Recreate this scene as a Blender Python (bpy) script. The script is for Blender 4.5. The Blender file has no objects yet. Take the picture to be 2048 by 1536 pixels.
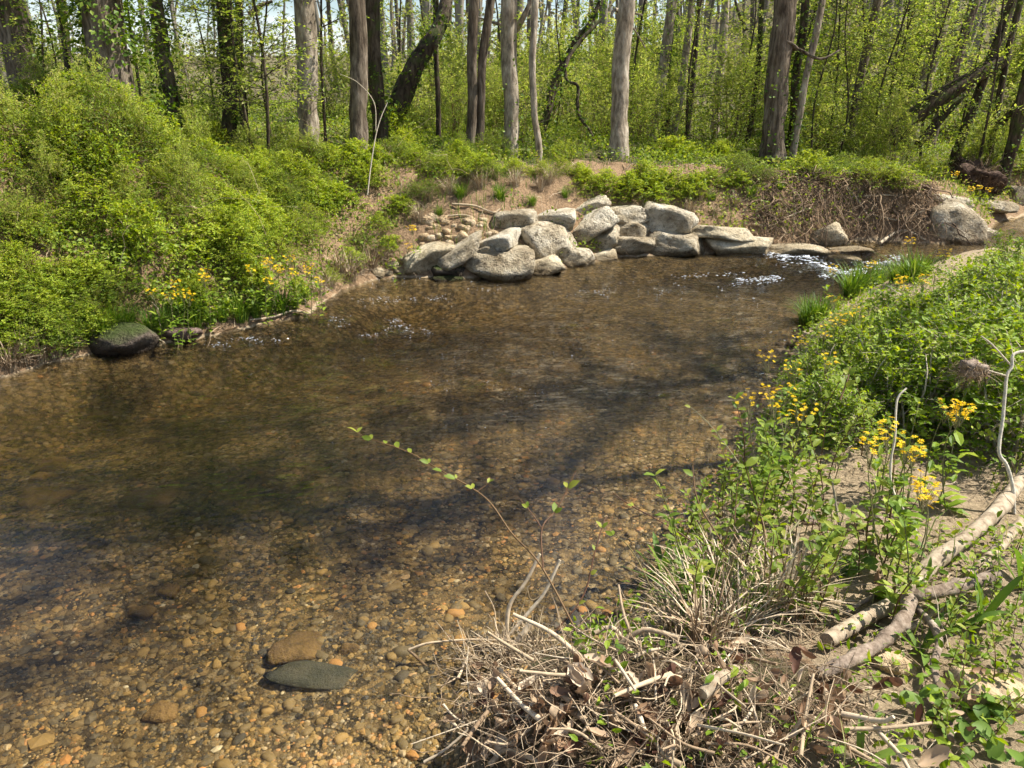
import bpy, math, random
import numpy as np
from mathutils import Matrix, Vector
# ------------------------------------------------------------------ camera, sky, sun, exposure
SC = bpy.context.scene
C = SC.collection
F = 1560.0; TILT = math.radians(21.1); CH = 2.2          # photo focal length in px (2048 wide), tilt, eye height over water
cam = bpy.data.cameras.new('camera'); camo = bpy.data.objects.new('camera', cam); C.objects.link(camo)
cam.sensor_width = 36.0; cam.lens = F / 2048 * 36.0; cam.clip_start = 0.05; cam.clip_end = 2000
camo.location = (0, 0, CH); camo.rotation_euler = (math.pi/2 - TILT, 0, 0); SC.camera = camo
SUN_AZ = math.radians(10); SUN_EL = math.radians(54)      # azimuth counted from +X (right) towards +Y (away)
SD = Vector((math.cos(SUN_EL)*math.cos(SUN_AZ), math.cos(SUN_EL)*math.sin(SUN_AZ), math.sin(SUN_EL)))
world = bpy.data.worlds.new('World'); SC.world = world; world.use_nodes = True
wn = world.node_tree.nodes; wl = world.node_tree.links
bg = wn['Background']; sky = wn.new('ShaderNodeTexSky'); sky.sky_type = 'NISHITA'; sky.sun_disc = False
sky.sun_elevation = SUN_EL; sky.sun_rotation = math.pi/2 - SUN_AZ
sky.air_density = 1.0; sky.dust_density = .6; sky.ozone_density = 1.0
tc = wn.new('ShaderNodeTexCoord'); cmap = wn.new('ShaderNodeMapping'); cmap.inputs['Scale'].default_value = (1.6, 1.6, 4.0)
cn = wn.new('ShaderNodeTexNoise'); cn.inputs['Scale'].default_value = 2.2; cn.inputs['Detail'].default_value = 7
cr = wn.new('ShaderNodeValToRGB'); cr.color_ramp.elements[0].position = 0.50; cr.color_ramp.elements[1].position = 0.68
cr.color_ramp.elements[1].color = (0.75, 0.75, 0.75, 1)
cmix = wn.new('ShaderNodeMixRGB'); cmix.inputs['Color2'].default_value = (11.0, 11.4, 12.0, 1)
wl.new(tc.outputs['Generated'], cmap.inputs['Vector']); wl.new(cmap.outputs['Vector'], cn.inputs['Vector'])
wl.new(cn.outputs['Fac'], cr.inputs['Fac']); wl.new(cr.outputs['Color'], cmix.inputs['Fac'])
wl.new(sky.outputs['Color'], cmix.inputs['Color1']); wl.new(cmix.outputs['Color'], bg.inputs['Color'])
bg.inputs['Strength'].default_value = 0.075
sl = bpy.data.lights.new('sun', 'SUN'); sl.energy = 5.0; sl.angle = math.radians(0.53); sl.color = (1.0, 0.95, 0.86)
slo = bpy.data.objects.new('sun', sl); C.objects.link(slo); slo.rotation_euler = (-SD).to_track_quat('-Z', 'Y').to_euler()
vs = SC.view_settings; vs.view_transform = 'Standard'; vs.look = 'None'; vs.exposure = 1.05; vs.gamma = 1.0; vs.use_curve_mapping = False
SC.cycles.use_denoising = True; SC.cycles.max_bounces = 5; SC.cycles.transparent_max_bounces = 8
SC.cycles.diffuse_bounces = 2; SC.cycles.glossy_bounces = 2; SC.cycles.transmission_bounces = 3; SC.cycles.use_adaptive_sampling = True; SC.cycles.adaptive_threshold = .03; SC.cycles.use_light_tree = False
SC.cycles.caustics_reflective = False; SC.cycles.caustics_refractive = False; SC.cycles.sample_clamp_indirect = 6

random.seed(7); RNG = np.random.default_rng(7)
# ------------------------------------------------------------------ pixel to place
st, ct = math.sin(TILT), math.cos(TILT)
def ray(px, py):
    u = (px-1024)/F; v = (768-py)/F
    return np.array((u, v*st+ct, v*ct-st))
CP = np.array((0, 0, CH))
def P(px, py, zc): return CP + ray(px, py)*zc
def PZ(px, py, z=0.0):
    r = ray(px, py); return CP + r*((z-CH)/r[2])
def PY(px, Y, z):                                         # point at distance Y and height z seen in column px
    v = None
    zc = Y*ct - (z-CH)*st
    return np.array(((px-1024)/F*zc, Y, z))
# ------------------------------------------------------------------ numpy noise
def _h(ix, iy, iz, s):
    n = (ix*374761393 + iy*668265263 + iz*2147483647 + s*974634777) & 0xffffffff
    n = ((n ^ (n >> 13))*1274126177) & 0xffffffff
    return ((n ^ (n >> 16)) & 0xffff)/65535.0*2-1
def n3(x, y, z, s=0):
    x = np.asarray(x, float); y = np.asarray(y, float); z = np.asarray(z, float)
    fx, fy, fz = np.floor(x), np.floor(y), np.floor(z)
    ix, iy, iz = fx.astype(np.int64), fy.astype(np.int64), fz.astype(np.int64)
    a, b, c = x-fx, y-fy, z-fz
    a = a*a*(3-2*a); b = b*b*(3-2*b); c = c*c*(3-2*c)
    o = 0
    for dx in (0, 1):
        wa = a if dx else 1-a
        for dy in (0, 1):
            wb = b if dy else 1-b
            for dz in (0, 1):
                o = o + wa*wb*(c if dz else 1-c)*_h(ix+dx, iy+dy, iz+dz, s)
    return o
def n2(x, y, s=0): return n3(x, y, np.zeros_like(np.asarray(x, float))+0.37, s)
def fbm(x, y, s=0, o=4):
    t = 0; a = 1.0
    for i in range(o): t = t + a*n2(x*2**i+i*3.1, y*2**i-i*1.7, s+i); a *= .5
    return t
def fbm3(p, s=0, o=3):
    t = 0; a = 1.0
    for i in range(o): t = t + a*n3(p[:, 0]*2**i, p[:, 1]*2**i, p[:, 2]*2**i+i*5.3, s+i); a *= .5
    return t
def sstep(t): t = np.clip(t, 0, 1); return t*t*(3-2*t)
# ------------------------------------------------------------------ mesh helpers
class MB:
    def __init__(s): s.V = []; s.F = []; s.T = []; s.n = 0
    def add(s, V, Fc, tint=0.5):
        V = np.asarray(V, float).reshape(-1, 3)
        s.V.append(V); s.F.append(np.asarray(Fc, np.int64)+s.n)
        s.T.append(np.broadcast_to(np.asarray(tint, float), (len(V),))); s.n += len(V); return s
    def mesh(s, name, mat, smooth=True, origin=None):
        V = np.concatenate(s.V).astype(np.float32)
        if origin is not None: V = V - np.asarray(origin, np.float32)
        me = bpy.data.meshes.new(name)
        lt = np.concatenate([np.full(len(f), f.shape[1]) for f in s.F]).astype(np.int32)
        li = np.concatenate([f.ravel() for f in s.F]).astype(np.int32)
        me.vertices.add(len(V)); me.vertices.foreach_set('co', V.ravel())
        me.loops.add(len(li)); me.loops.foreach_set('vertex_index', li)
        me.polygons.add(len(lt))
        ls = np.zeros(len(lt), np.int32); ls[1:] = np.cumsum(lt)[:-1]
        me.polygons.foreach_set('loop_start', ls); me.polygons.foreach_set('loop_total', lt)
        at = me.attributes.new('tint', 'FLOAT', 'POINT'); at.data.foreach_set('value', np.concatenate(s.T).astype(np.float32))
        me.update(calc_edges=True)
        me.polygons.foreach_set('use_smooth', np.full(len(lt), smooth))
        me.materials.append(mat); return me
    def obj(s, name, mat, parent=None, smooth=True, origin=None):
        return link(name, s.mesh(name, mat, smooth, origin), parent)
def link(name, me, parent=None):
    o = bpy.data.objects.new(name, me); C.objects.link(o)
    if parent is not None: o.parent = parent
    return o
def tag(o, label, cat, group=None):
    o['label'] = label; o['category'] = cat
    if group: o['group'] = group
    return o
def kind(o, k, label=None, cat=None):
    o['kind'] = k
    if label: o['label'] = label
    if cat: o['category'] = cat
    return o
def empty(name, loc, label, cat, group=None, rz=0, sc=1.0):
    o = bpy.data.objects.new(name, None); C.objects.link(o); o.location = loc; o.rotation_euler = (0, 0, rz)
    o.scale = (sc, sc, sc) if np.isscalar(sc) else sc; o.empty_display_size = .1
    return tag(o, label, cat, group)
def norm(a): return a/np.maximum(np.linalg.norm(a, axis=-1, keepdims=True), 1e-9)
def tube(mb, pts, rad, n=6, tint=.5, bump=0., seed=0, cap=True):
    pts = np.asarray(pts, float); k = len(pts); rad = np.broadcast_to(np.asarray(rad, float), (k,))
    t = norm(np.gradient(pts, axis=0)); up = np.array((.31, .12, .94)) if abs(t[0][2]) < .8 else np.array((1., .2, 0))
    s = norm(np.cross(t, up)); u = np.cross(s, t)
    a = np.linspace(0, 2*math.pi, n, endpoint=False)
    r = rad[:, None]*np.ones((1, n))
    if bump:
        r = r*(1+bump*n3(np.cos(a)[None]*1.6+np.zeros((k, 1)), np.sin(a)[None]*1.6+np.zeros((k, 1)), np.arange(k)[:, None]*.55+np.zeros((1, n)), seed))
    V = pts[:, None] + r[..., None]*(np.cos(a)[None, :, None]*s[:, None]+np.sin(a)[None, :, None]*u[:, None])
    V = V.reshape(-1, 3); i = np.arange(k-1)[:, None]*n; j = np.arange(n)[None]
    Q = np.stack([i+j, i+(j+1) % n, i+n+(j+1) % n, i+n+j], -1).reshape(-1, 4)
    mb.add(V, Q, tint)
    if cap:
        for e, c in ((0, pts[0]), (k-1, pts[-1])):
            ring = V[e*n:(e+1)*n]; jj = np.arange(n)
            f = np.stack([jj, (jj+1) % n, np.full(n, n)], -1)
            mb.add(np.vstack([ring, c]), f if e else f[:, ::-1], tint)
    return mb
def smooth_path(p, m=6):
    p = np.asarray(p, float); k = len(p)
    if k < 3: return p[0]+(p[1]-p[0])*np.linspace(0, 1, m+1)[:, None]
    q = np.vstack([2*p[0]-p[1], p, 2*p[-1]-p[-2]]); out = []
    for i in range(1, k):
        a, b, c, d = q[i-1], q[i], q[i+1], q[i+2]
        for t in np.linspace(0, 1, m, endpoint=False):
            out.append(.5*(2*b+(c-a)*t+(2*a-5*b+4*c-d)*t*t+(3*b-a-3*c+d)*t**3))
    return np.array(out+[p[-1]])
def strands(mb, A, B, r, sag=None, tint=.5, wob=0., rng=RNG, seg=3, sides=3):
    """many thin three-sided strands at once from A to B"""
    N = len(A); t = np.linspace(0, 1, seg+1)
    Pt = A[:, None]+(B-A)[:, None]*t[None, :, None]
    if sag is not None: Pt = Pt+np.asarray(sag)[:, None]*(t*(1-t)*4)[None, :, None]
    if wob: w = rng.normal(0, 1, (N, seg+1, 3))*wob; w[:, 0] = 0; Pt = Pt+w
    d = norm(B-A); s = norm(np.cross(d, norm(rng.normal(0, 1, (N, 3))))); u = np.cross(d, s)
    a = np.linspace(0, 2*math.pi, sides, endpoint=False)
    r = np.broadcast_to(np.asarray(r, float), (N,)); rr = r[:, None]*(1-.55*t)[None]
    V = Pt[:, :, None]+rr[:, :, None, None]*(np.cos(a)[None, None, :, None]*s[:, None, None]+np.sin(a)[None, None, :, None]*u[:, None, None])
    i = np.arange(seg)[:, None]*sides; j = np.arange(sides)[None]
    Q = np.stack([i+j, i+(j+1) % sides, i+sides+(j+1) % sides, i+sides+j], -1).reshape(-1, 4)
    m = (seg+1)*sides
    FF = (Q[None]+np.arange(N)[:, None, None]*m).reshape(-1, 4)
    mb.add(V.reshape(-1, 3), FF, np.repeat(np.broadcast_to(np.asarray(tint, float), (N,)), m)); return mb
LEAF4 = (np.array([(0, 0, 0), (.45, .27, .08), (1, 0, -.06), (.45, -.27, .08)]), np.array([(0, 1, 2), (0, 2, 3)]))
LEAF8 = (np.array([(0, 0, 0), (.25, .17, .05), (.25, 0, 0), (.25, -.17, .05), (.62, .2, .04), (.62, 0, -.02), (.62, -.2, .04), (1, 0, -.14)]),
         np.array([(0, 2, 1), (0, 3, 2), (1, 2, 5), (1, 5, 4), (2, 3, 6), (2, 6, 5), (4, 5, 7), (5, 6, 7)]))
ROUND = (np.array([(0, 0, 0), (.2, .32, .05), (.62, .42, .06), (1, .1, -.04), (.98, -.14, -.04), (.6, -.42, .06), (.2, -.32, .05), (.5, 0, -.02)]),
         np.array([(7, 1, 0), (7, 2, 1), (7, 3, 2), (7, 4, 3), (7, 5, 4), (7, 6, 5), (7, 0, 6)]))
def leaves(mb, pos, axis, nrm, size, tint, tpl=LEAF4, width=1.0):
    tv, tf = tpl; N = len(pos); a = norm(axis); b = norm(np.cross(nrm, a)); c = np.cross(a, b)
    s = np.broadcast_to(np.asarray(size, float), (N,))[:, None, None]
    V = pos[:, None]+s*(tv[None, :, 0, None]*a[:, None]+width*tv[None, :, 1, None]*b[:, None]+tv[None, :, 2, None]*c[:, None])
    m = len(tv); FF = (tf[None]+np.arange(N)[:, None, None]*m).reshape(-1, 3)
    mb.add(V.reshape(-1, 3), FF, np.repeat(np.broadcast_to(np.asarray(tint, float), (N,)), m)); return mb
# ------------------------------------------------------------------ materials
def newmat(name):
    m = bpy.data.materials.new(name); m.use_nodes = True; nt = m.node_tree; b = nt.nodes['Principled BSDF']
    return m, nt, b
def node(nt, t, **kw):
    n = nt.nodes.new(t)
    for k, v in kw.items():
        if k in n.inputs: n.inputs[k].default_value = v
        else: setattr(n, k, v)
    return n
def ramp(nt, stops, fac):
    r = nt.nodes.new('ShaderNodeValToRGB'); e = r.color_ramp.elements
    while len(e) < len(stops): e.new(0.5)
    for i, (p, c) in enumerate(stops): e[i].position = p; e[i].color = (*c, 1)
    nt.links.new(fac, r.inputs['Fac']); return r.outputs['Color']
def leafmat(name, stops, trans=.42, rough=.5, vary=.06):
    m, nt, b = newmat(name); L = nt.links
    at = node(nt, 'ShaderNodeAttribute', attribute_name='tint')
    oi = node(nt, 'ShaderNodeObjectInfo'); ma = node(nt, 'ShaderNodeMath', operation='MULTIPLY_ADD')
    ma.inputs[1].default_value = vary*2; ma.inputs[2].default_value = -vary
    L.new(oi.outputs['Random'], ma.inputs[0]); ad = node(nt, 'ShaderNodeMath', operation='ADD')
    L.new(at.outputs['Fac'], ad.inputs[0]); L.new(ma.outputs[0], ad.inputs[1])
    col = ramp(nt, stops, ad.outputs[0]); L.new(col, b.inputs['Base Color'])
    b.inputs['Roughness'].default_value = rough; b.inputs['Specular IOR Level'].default_value = .22
    tr = node(nt, 'ShaderNodeBsdfTranslucent'); hs = node(nt, 'ShaderNodeHueSaturation', Hue=.487, Saturation=1.12, Value=1.35)
    L.new(col, hs.inputs['Color']); L.new(hs.outputs['Color'], tr.inputs['Color'])
    mx = node(nt, 'ShaderNodeMixShader'); mx.inputs[0].default_value = trans
    L.new(b.outputs[0], mx.inputs[1]); L.new(tr.outputs[0], mx.inputs[2]); L.new(mx.outputs[0], nt.nodes['Material Output'].inputs['Surface'])
    return m
def barkmat(name, c0, c1, c2, scale=14, stretch=.18, bump=.6, moss=None):
    m, nt, b = newmat(name); L = nt.links
    tc = node(nt, 'ShaderNodeTexCoord'); mp = node(nt, 'ShaderNodeMapping'); mp.inputs['Scale'].default_value = (1, 1, stretch)
    L.new(tc.outputs['Object'], mp.inputs['Vector'])
    n1 = node(nt, 'ShaderNodeTexNoise', Scale=scale*1.6, Detail=6.0, Roughness=.65); L.new(mp.outputs[0], n1.inputs['Vector'])
    n0 = node(nt, 'ShaderNodeTexNoise', Scale=2.6, Detail=4.0); L.new(tc.outputs['Object'], n0.inputs['Vector'])
    col = ramp(nt, [(.36, c0), (.52, c1), (.68, c2)], n1.outputs['Fac'])
    mx = node(nt, 'ShaderNodeMixRGB', blend_type='MULTIPLY'); mx.inputs[0].default_value = .7
    L.new(col, mx.inputs[1]); L.new(ramp(nt, [(.35, (.55, .5, .45)), (.6, (1, 1, 1))], n0.outputs['Fac']), mx.inputs[2])
    out = mx.outputs[0]
    if moss:
        m2 = node(nt, 'ShaderNodeMixRGB'); n3_ = node(nt, 'ShaderNodeTexNoise', Scale=5.0, Detail=5.0); L.new(tc.outputs['Object'], n3_.inputs['Vector'])
        L.new(ramp(nt, [(.52, (0, 0, 0)), (.66, (.8, .8, .8))], n3_.outputs['Fac']), m2.inputs[0]); L.new(out, m2.inputs[1]); m2.inputs[2].default_value = (*moss, 1); out = m2.outputs[0]
    L.new(out, b.inputs['Base Color']); b.inputs['Roughness'].default_value = .9; b.inputs['Specular IOR Level'].default_value = .15
    bp = node(nt, 'ShaderNodeBump', Strength=bump, Distance=.03); L.new(n1.outputs['Fac'], bp.inputs['Height']); L.new(bp.outputs[0], b.inputs['Normal'])
    return m
def rockmat(name, c0, c1, c2, spots=(.05, .048, .04), spot=.5, bump=.7, moss=None, scale=1.0, wet=0.):
    m, nt, b = newmat(name); L = nt.links
    tc = node(nt, 'ShaderNodeTexCoord'); oi = node(nt, 'ShaderNodeObjectInfo')
    va = node(nt, 'ShaderNodeVectorMath', operation='ADD'); L.new(tc.outputs['Object'], va.inputs[0])
    sc = node(nt, 'ShaderNodeVectorMath', operation='SCALE'); sc.inputs[0].default_value = (37, 17, 53); L.new(oi.outputs['Random'], sc.inputs['Scale']); L.new(sc.outputs[0], va.inputs[1])
    na = node(nt, 'ShaderNodeTexNoise', Scale=3.2*scale, Detail=8.0, Roughness=.62); nb = node(nt, 'ShaderNodeTexNoise', Scale=15*scale, Detail=6.0, Roughness=.7)
    nc = node(nt, 'ShaderNodeTexNoise', Scale=44*scale, Detail=3.0)
    for n in (na, nb, nc): L.new(va.outputs[0], n.inputs['Vector'])
    col = ramp(nt, [(.33, c0), (.5, c1), (.66, c2)], na.outputs['Fac'])
    mx = node(nt, 'ShaderNodeMixRGB'); L.new(col, mx.inputs[1]); mx.inputs[2].default_value = (*spots, 1)
    L.new(ramp(nt, [(.53, (0, 0, 0)), (.64, (spot,)*3)], nb.outputs['Fac']), mx.inputs[0]); out = mx.outputs[0]
    if moss:
        m2 = node(nt, 'ShaderNodeMixRGB'); ge = node(nt, 'ShaderNodeNewGeometry'); sx = node(nt, 'ShaderNodeSeparateXYZ'); L.new(ge.outputs['Normal'], sx.inputs[0])
        mm = node(nt, 'ShaderNodeMath', operation='MULTIPLY'); L.new(sx.outputs['Z'], mm.inputs[0]); L.new(na.outputs['Fac'], mm.inputs[1])
        L.new(ramp(nt, [(.22, (0, 0, 0)), (.5, (.85,)*3)], mm.outputs[0]), m2.inputs[0]); L.new(out, m2.inputs[1]); m2.inputs[2].default_value = (*moss, 1); out = m2.outputs[0]
    g_ = node(nt, 'ShaderNodeNewGeometry'); sz_ = node(nt, 'ShaderNodeSeparateXYZ'); L.new(g_.outputs['Position'], sz_.inputs[0])
    wz_ = node(nt, 'ShaderNodeMath', operation='MULTIPLY_ADD'); L.new(na.outputs['Fac'], wz_.inputs[0]); wz_.inputs[1].default_value = -.09; L.new(sz_.outputs['Z'], wz_.inputs[2])
    wm = node(nt, 'ShaderNodeMixRGB', blend_type='MULTIPLY'); wm.inputs[0].default_value = 1; L.new(out, wm.inputs[1]); L.new(ramp(nt, [(0, (.5, .46, .40)), (.04, (1, 1, 1))], wz_.outputs[0]), wm.inputs[2]); out = wm.outputs[0]
    vc = node(nt, 'ShaderNodeTexVoronoi', feature='DISTANCE_TO_EDGE', Scale=2.6*scale); wv = node(nt, 'ShaderNodeVectorMath', operation='ADD'); L.new(va.outputs[0], wv.inputs[0]); L.new(nb.outputs['Color'], wv.inputs[1]); L.new(wv.outputs[0], vc.inputs['Vector'])
    ck = node(nt, 'ShaderNodeMixRGB', blend_type='MULTIPLY'); ck.inputs[0].default_value = .75; L.new(out, ck.inputs[1]); L.new(ramp(nt, [(0, (.25, .21, .16)), (.035, (1, 1, 1))], vc.outputs['Distance']), ck.inputs[2]); out = ck.outputs[0]
    L.new(out, b.inputs['Base Color']); b.inputs['Roughness'].default_value = .85-wet*.5; b.inputs['Specular IOR Level'].default_value = .2+wet*.3
    ad = node(nt, 'ShaderNodeMath', operation='MULTIPLY_ADD'); L.new(nc.outputs['Fac'], ad.inputs[0]); ad.inputs[1].default_value = .35; L.new(nb.outputs['Fac'], ad.inputs[2])
    bp = node(nt, 'ShaderNodeBump', Strength=bump, Distance=.09); L.new(ad.outputs[0], bp.inputs['Height']); L.new(bp.outputs[0], b.inputs['Normal'])
    return m
def tintmat(name, stops, rough=.8, spec=.25, vary=0., bump=0., bscale=60):
    m, nt, b = newmat(name); L = nt.links
    at = node(nt, 'ShaderNodeAttribute', attribute_name='tint'); fac = at.outputs['Fac']
    if vary:
        oi = node(nt, 'ShaderNodeObjectInfo'); ma = node(nt, 'ShaderNodeMath', operation='MULTIPLY_ADD'); ma.inputs[1].default_value = vary; L.new(oi.outputs['Random'], ma.inputs[0]); L.new(fac, ma.inputs[2])
        sb = node(nt, 'ShaderNodeMath', operation='SUBTRACT'); L.new(ma.outputs[0], sb.inputs[0]); sb.inputs[1].default_value = vary/2; fac = sb.outputs[0]
    col = ramp(nt, stops, fac)
    tc = node(nt, 'ShaderNodeTexCoord'); n = node(nt, 'ShaderNodeTexNoise', Scale=bscale, Detail=5.0); L.new(tc.outputs['Object'], n.inputs['Vector'])
    mx = node(nt, 'ShaderNodeMixRGB', blend_type='MULTIPLY'); mx.inputs[0].default_value = .6; L.new(col, mx.inputs[1]); L.new(ramp(nt, [(.3, (.5, .5, .5)), (.65, (1.1, 1.1, 1.1))], n.outputs['Fac']), mx.inputs[2])
    L.new(mx.outputs[0], b.inputs['Base Color']); b.inputs['Roughness'].default_value = rough; b.inputs['Specular IOR Level'].default_value = spec
    if bump:
        bp = node(nt, 'ShaderNodeBump', Strength=bump, Distance=.01); L.new(n.outputs['Fac'], bp.inputs['Height']); L.new(bp.outputs[0], b.inputs['Normal'])
    return m
GREEN = [(0, (.03, .085, .012)), (.45, (.085, .18, .02)), (.8, (.16, .26, .03)), (1, (.27, .33, .05))]
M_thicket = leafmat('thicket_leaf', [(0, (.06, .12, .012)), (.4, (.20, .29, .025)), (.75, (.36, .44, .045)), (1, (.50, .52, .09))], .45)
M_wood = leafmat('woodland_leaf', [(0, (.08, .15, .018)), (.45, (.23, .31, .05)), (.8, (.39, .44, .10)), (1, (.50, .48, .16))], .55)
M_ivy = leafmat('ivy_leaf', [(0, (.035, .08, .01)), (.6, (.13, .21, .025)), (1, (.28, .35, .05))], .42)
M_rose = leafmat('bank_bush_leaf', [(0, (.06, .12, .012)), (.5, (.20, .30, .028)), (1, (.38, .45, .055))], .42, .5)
M_sprig = leafmat('sprig_leaf', [(0, (.08, .14, .02)), (.5, (.19, .26, .03)), (1, (.34, .36, .06))], .45, .5)
M_grass = leafmat('grass_blade', [(0, (.05, .11, .015)), (.5, (.11, .20, .025)), (.8, (.22, .28, .05)), (1, (.38, .33, .16))], .35)
M_strap = leafmat('strap_leaf', [(0, (.06, .13, .02)), (1, (.19, .29, .05))], .38, .55)
M_cover = leafmat('ground_cover_leaf', [(0, (.07, .13, .015)), (.5, (.20, .28, .035)), (.85, (.34, .40, .06)), (1, (.42, .36, .15))], .42)
M_far = leafmat('far_twig_leaf', [(0, (.10, .09, .05)), (.4, (.22, .19, .11)), (.65, (.27, .27, .09)), (1, (.33, .38, .10))], .5)
M_yellow = leafmat('flower_petal', [(0, (.70, .42, .008)), (1, (.88, .66, .015))], .3, .5, .0)
M_dead = leafmat('dead_leaf', [(0, (.12, .06, .04)), (.35, (.26, .16, .09)), (.7, (.43, .31, .195)), (1, (.55, .44, .31))], .15, .6, .4)
M_straw = tintmat('dry_stick', [(0, (.10, .065, .04)), (.35, (.29, .20, .12)), (.7, (.50, .385, .25)), (1, (.63, .53, .385))], .8, .2, .25, .3, 40)
M_twig = tintmat('green_twig', [(0, (.10, .04, .025)), (.4, (.17, .10, .04)), (.7, (.18, .17, .06)), (1, (.30, .27, .16))], .6, .3, .1, 0, 30)
M_cane = tintmat('pale_cane', [(0, (.24, .19, .12)), (.6, (.45, .38, .27)), (1, (.62, .56, .44))], .75, .2, .2, .3, 50)
M_barkbr = barkmat('brown_bark', (.06, .045, .032), (.17, .135, .098), (.30, .25, .19), 12, .16, .9)
M_barkgr = barkmat('grey_bark', (.16, .13, .095), (.36, .305, .23), (.54, .475, .375), 11, .3, .6)
M_barkdk = barkmat('dark_bark', (.03, .023, .016), (.085, .065, .045), (.15, .12, .085), 12, .2, .9, (.06, .08, .02))
M_log = barkmat('peeled_branch', (.24, .185, .125), (.43, .35, .25), (.54, .46, .345), 16, .35, .3)
M_gnarl = barkmat('gnarled_branch', (.16, .12, .09), (.30, .235, .18), (.42, .35, .28), 22, .6, .4)
M_rock = rockmat('wall_boulder', (.22, .165, .095), (.49, .405, .275), (.70, .62, .475), (.085, .062, .036), .75, 1.0)
M_rockp = rockmat('pale_boulder', (.37, .29, .185), (.65, .565, .42), (.80, .735, .60), (.11, .09, .06), .6, 1.0)
M_rockt = rockmat('tan_slab', (.26, .20, .12), (.46, .38, .25), (.62, .54, .39), (.09, .07, .045), .5, .7)
M_rockm = rockmat('mossy_boulder', (.06, .05, .035), (.13, .10, .075), (.22, .18, .14), (.03, .03, .02), .5, .9, (.055, .085, .012))
M_rockr = rockmat('pink_boulder', (.14, .09, .07), (.27, .19, .155), (.42, .33, .28), (.06, .045, .035), .5, .7)
M_rub = rockmat('rubble_stone', (.26, .17, .09), (.46, .34, .20), (.60, .48, .33), (.16, .10, .05), .4, .6)
M_bed = rockmat('bed_stone', (.22, .15, .075), (.40, .27, .12), (.56, .37, .16), (.06, .045, .025), .5, .5)
M_slate = rockmat('slate_slab', (.10, .11, .085), (.15, .155, .12), (.22, .21, .16), (.08, .08, .06), .3, .5, None, 3.0)
PEB = [(0, (.05, .042, .03)), (.22, (.14, .105, .055)), (.5, (.24, .16, .062)), (.72, (.36, .225, .075)), (.86, (.44, .20, .06)), (.93, (.42, .33, .19)), (1, (.50, .42, .29))]
M_peb = tintmat('pebble', PEB, .6, .3, .0, .3, 25)
M_pebo = tintmat('single_pebble', PEB, .6, .3, .42, .3, 25)
# ------------------------------------------------------------------ stream outline and ground height
Lpx = [(-300, 840, 1.7, 2.4), (0, 757, 1.75, 2.5), (100, 727, 1.75, 2.5), (190, 707, 1.75, 2.5), (300, 692, 1.7, 2.5), (400, 674, 1.7, 2.5), (520, 650, 1.6, 2.4),
       (618, 630, 1.5, 2.3), (640, 606, 1.4, 2.3), (700, 577, 1.3, 2.2), (760, 555, 1.2, 2.0), (850, 553, 1.12, 1.9), (940, 556, 1.1, 1.7), (1050, 549, 1.1, 1.55),
       (1150, 532, 1.1, 1.5), (1230, 514, 1.1, 1.4), (1300, 511, 1.1, 1.4), (1400, 508, 1.05, 1.3), (1530, 497, 1.0, 1.1), (1600, 492, .92, .85), (1700, 484, .86, .6),
       (1800, 484, .84, .6), (1890, 488, .7, .8), (1960, 480, .6, .9), (1992, 445, .6, 1.0), (2060, 428, .7, 1.2), (2300, 415, .8, 1.3)]
Rpx = [(860, 1700, .42, .5), (895, 1520, .40, .5), (950, 1390, .36, .5), (1130, 1320, .34, .5), (1290, 1190, .34, .5), (1350, 1080, .32, .45), (1440, 950, .30, .5), (1525, 840, .30, .5),
       (1562, 740, .30, .5), (1595, 680, .30, .5), (1640, 632, .30, .6), (1720, 590, .30, .6), (1820, 550, .32, .6), (1930, 520, .34, .7), (2080, 492, .4, .8), (2300, 472, .4, .8)]
def poly(px, pre, post):
    a = [(x, y, h, w) for (x, y, h, w) in pre]
    for x, y, h, w in px: p = PZ(x, y); a.append((p[0], p[1], h, w))
    return np.array(a+list(post))
Lp = poly(Lpx, [(-60, -10, 1.6, 3), (-12, 2.4, 1.7, 2.4)], [(40, 26, 1, 2)])
Rp = poly(Rpx, [(-60, -18, .6, 1), (-9, -5, .6, 1), (-2.4, -.4, .6, .8)], [(40, 20, .6, 1.2)])
POLY = np.vstack([Lp[:, :2], Rp[::-1, :2]])
def inside(x, y):
    r = np.zeros(x.shape, bool); n = len(POLY)
    for i in range(n):
        x0, y0 = POLY[i]; x1, y1 = POLY[(i+1) % n]
        if y0 == y1: continue
        r ^= ((y0 > y) != (y1 > y)) & (x < (x1-x0)*(y-y0)/(y1-y0)+x0)
    return r
def near(pl, x, y):
    bd = np.full(x.shape, 1e9); hb = np.zeros(x.shape); w = np.ones(x.shape)
    for i in range(len(pl)-1):
        a, b = pl[i], pl[i+1]; dx, dy = b[0]-a[0], b[1]-a[1]
        t = np.clip(((x-a[0])*dx+(y-a[1])*dy)/(dx*dx+dy*dy), 0, 1)
        d = np.hypot(x-a[0]-t*dx, y-a[1]-t*dy); m = d < bd
        bd = np.where(m, d, bd); hb = np.where(m, a[2]+t*(b[2]-a[2]), hb); w = np.where(m, a[3]+t*(b[3]-a[3]), w)
    return bd, hb, w
PILE = PZ(1150, 1430, .35)
def hill(x, y):
    u = x/np.maximum(y, 1)
    return sstep((y-38)/55)*(1.5+13*sstep((u-.02)/.45))+sstep((y-110)/250)*10
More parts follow.
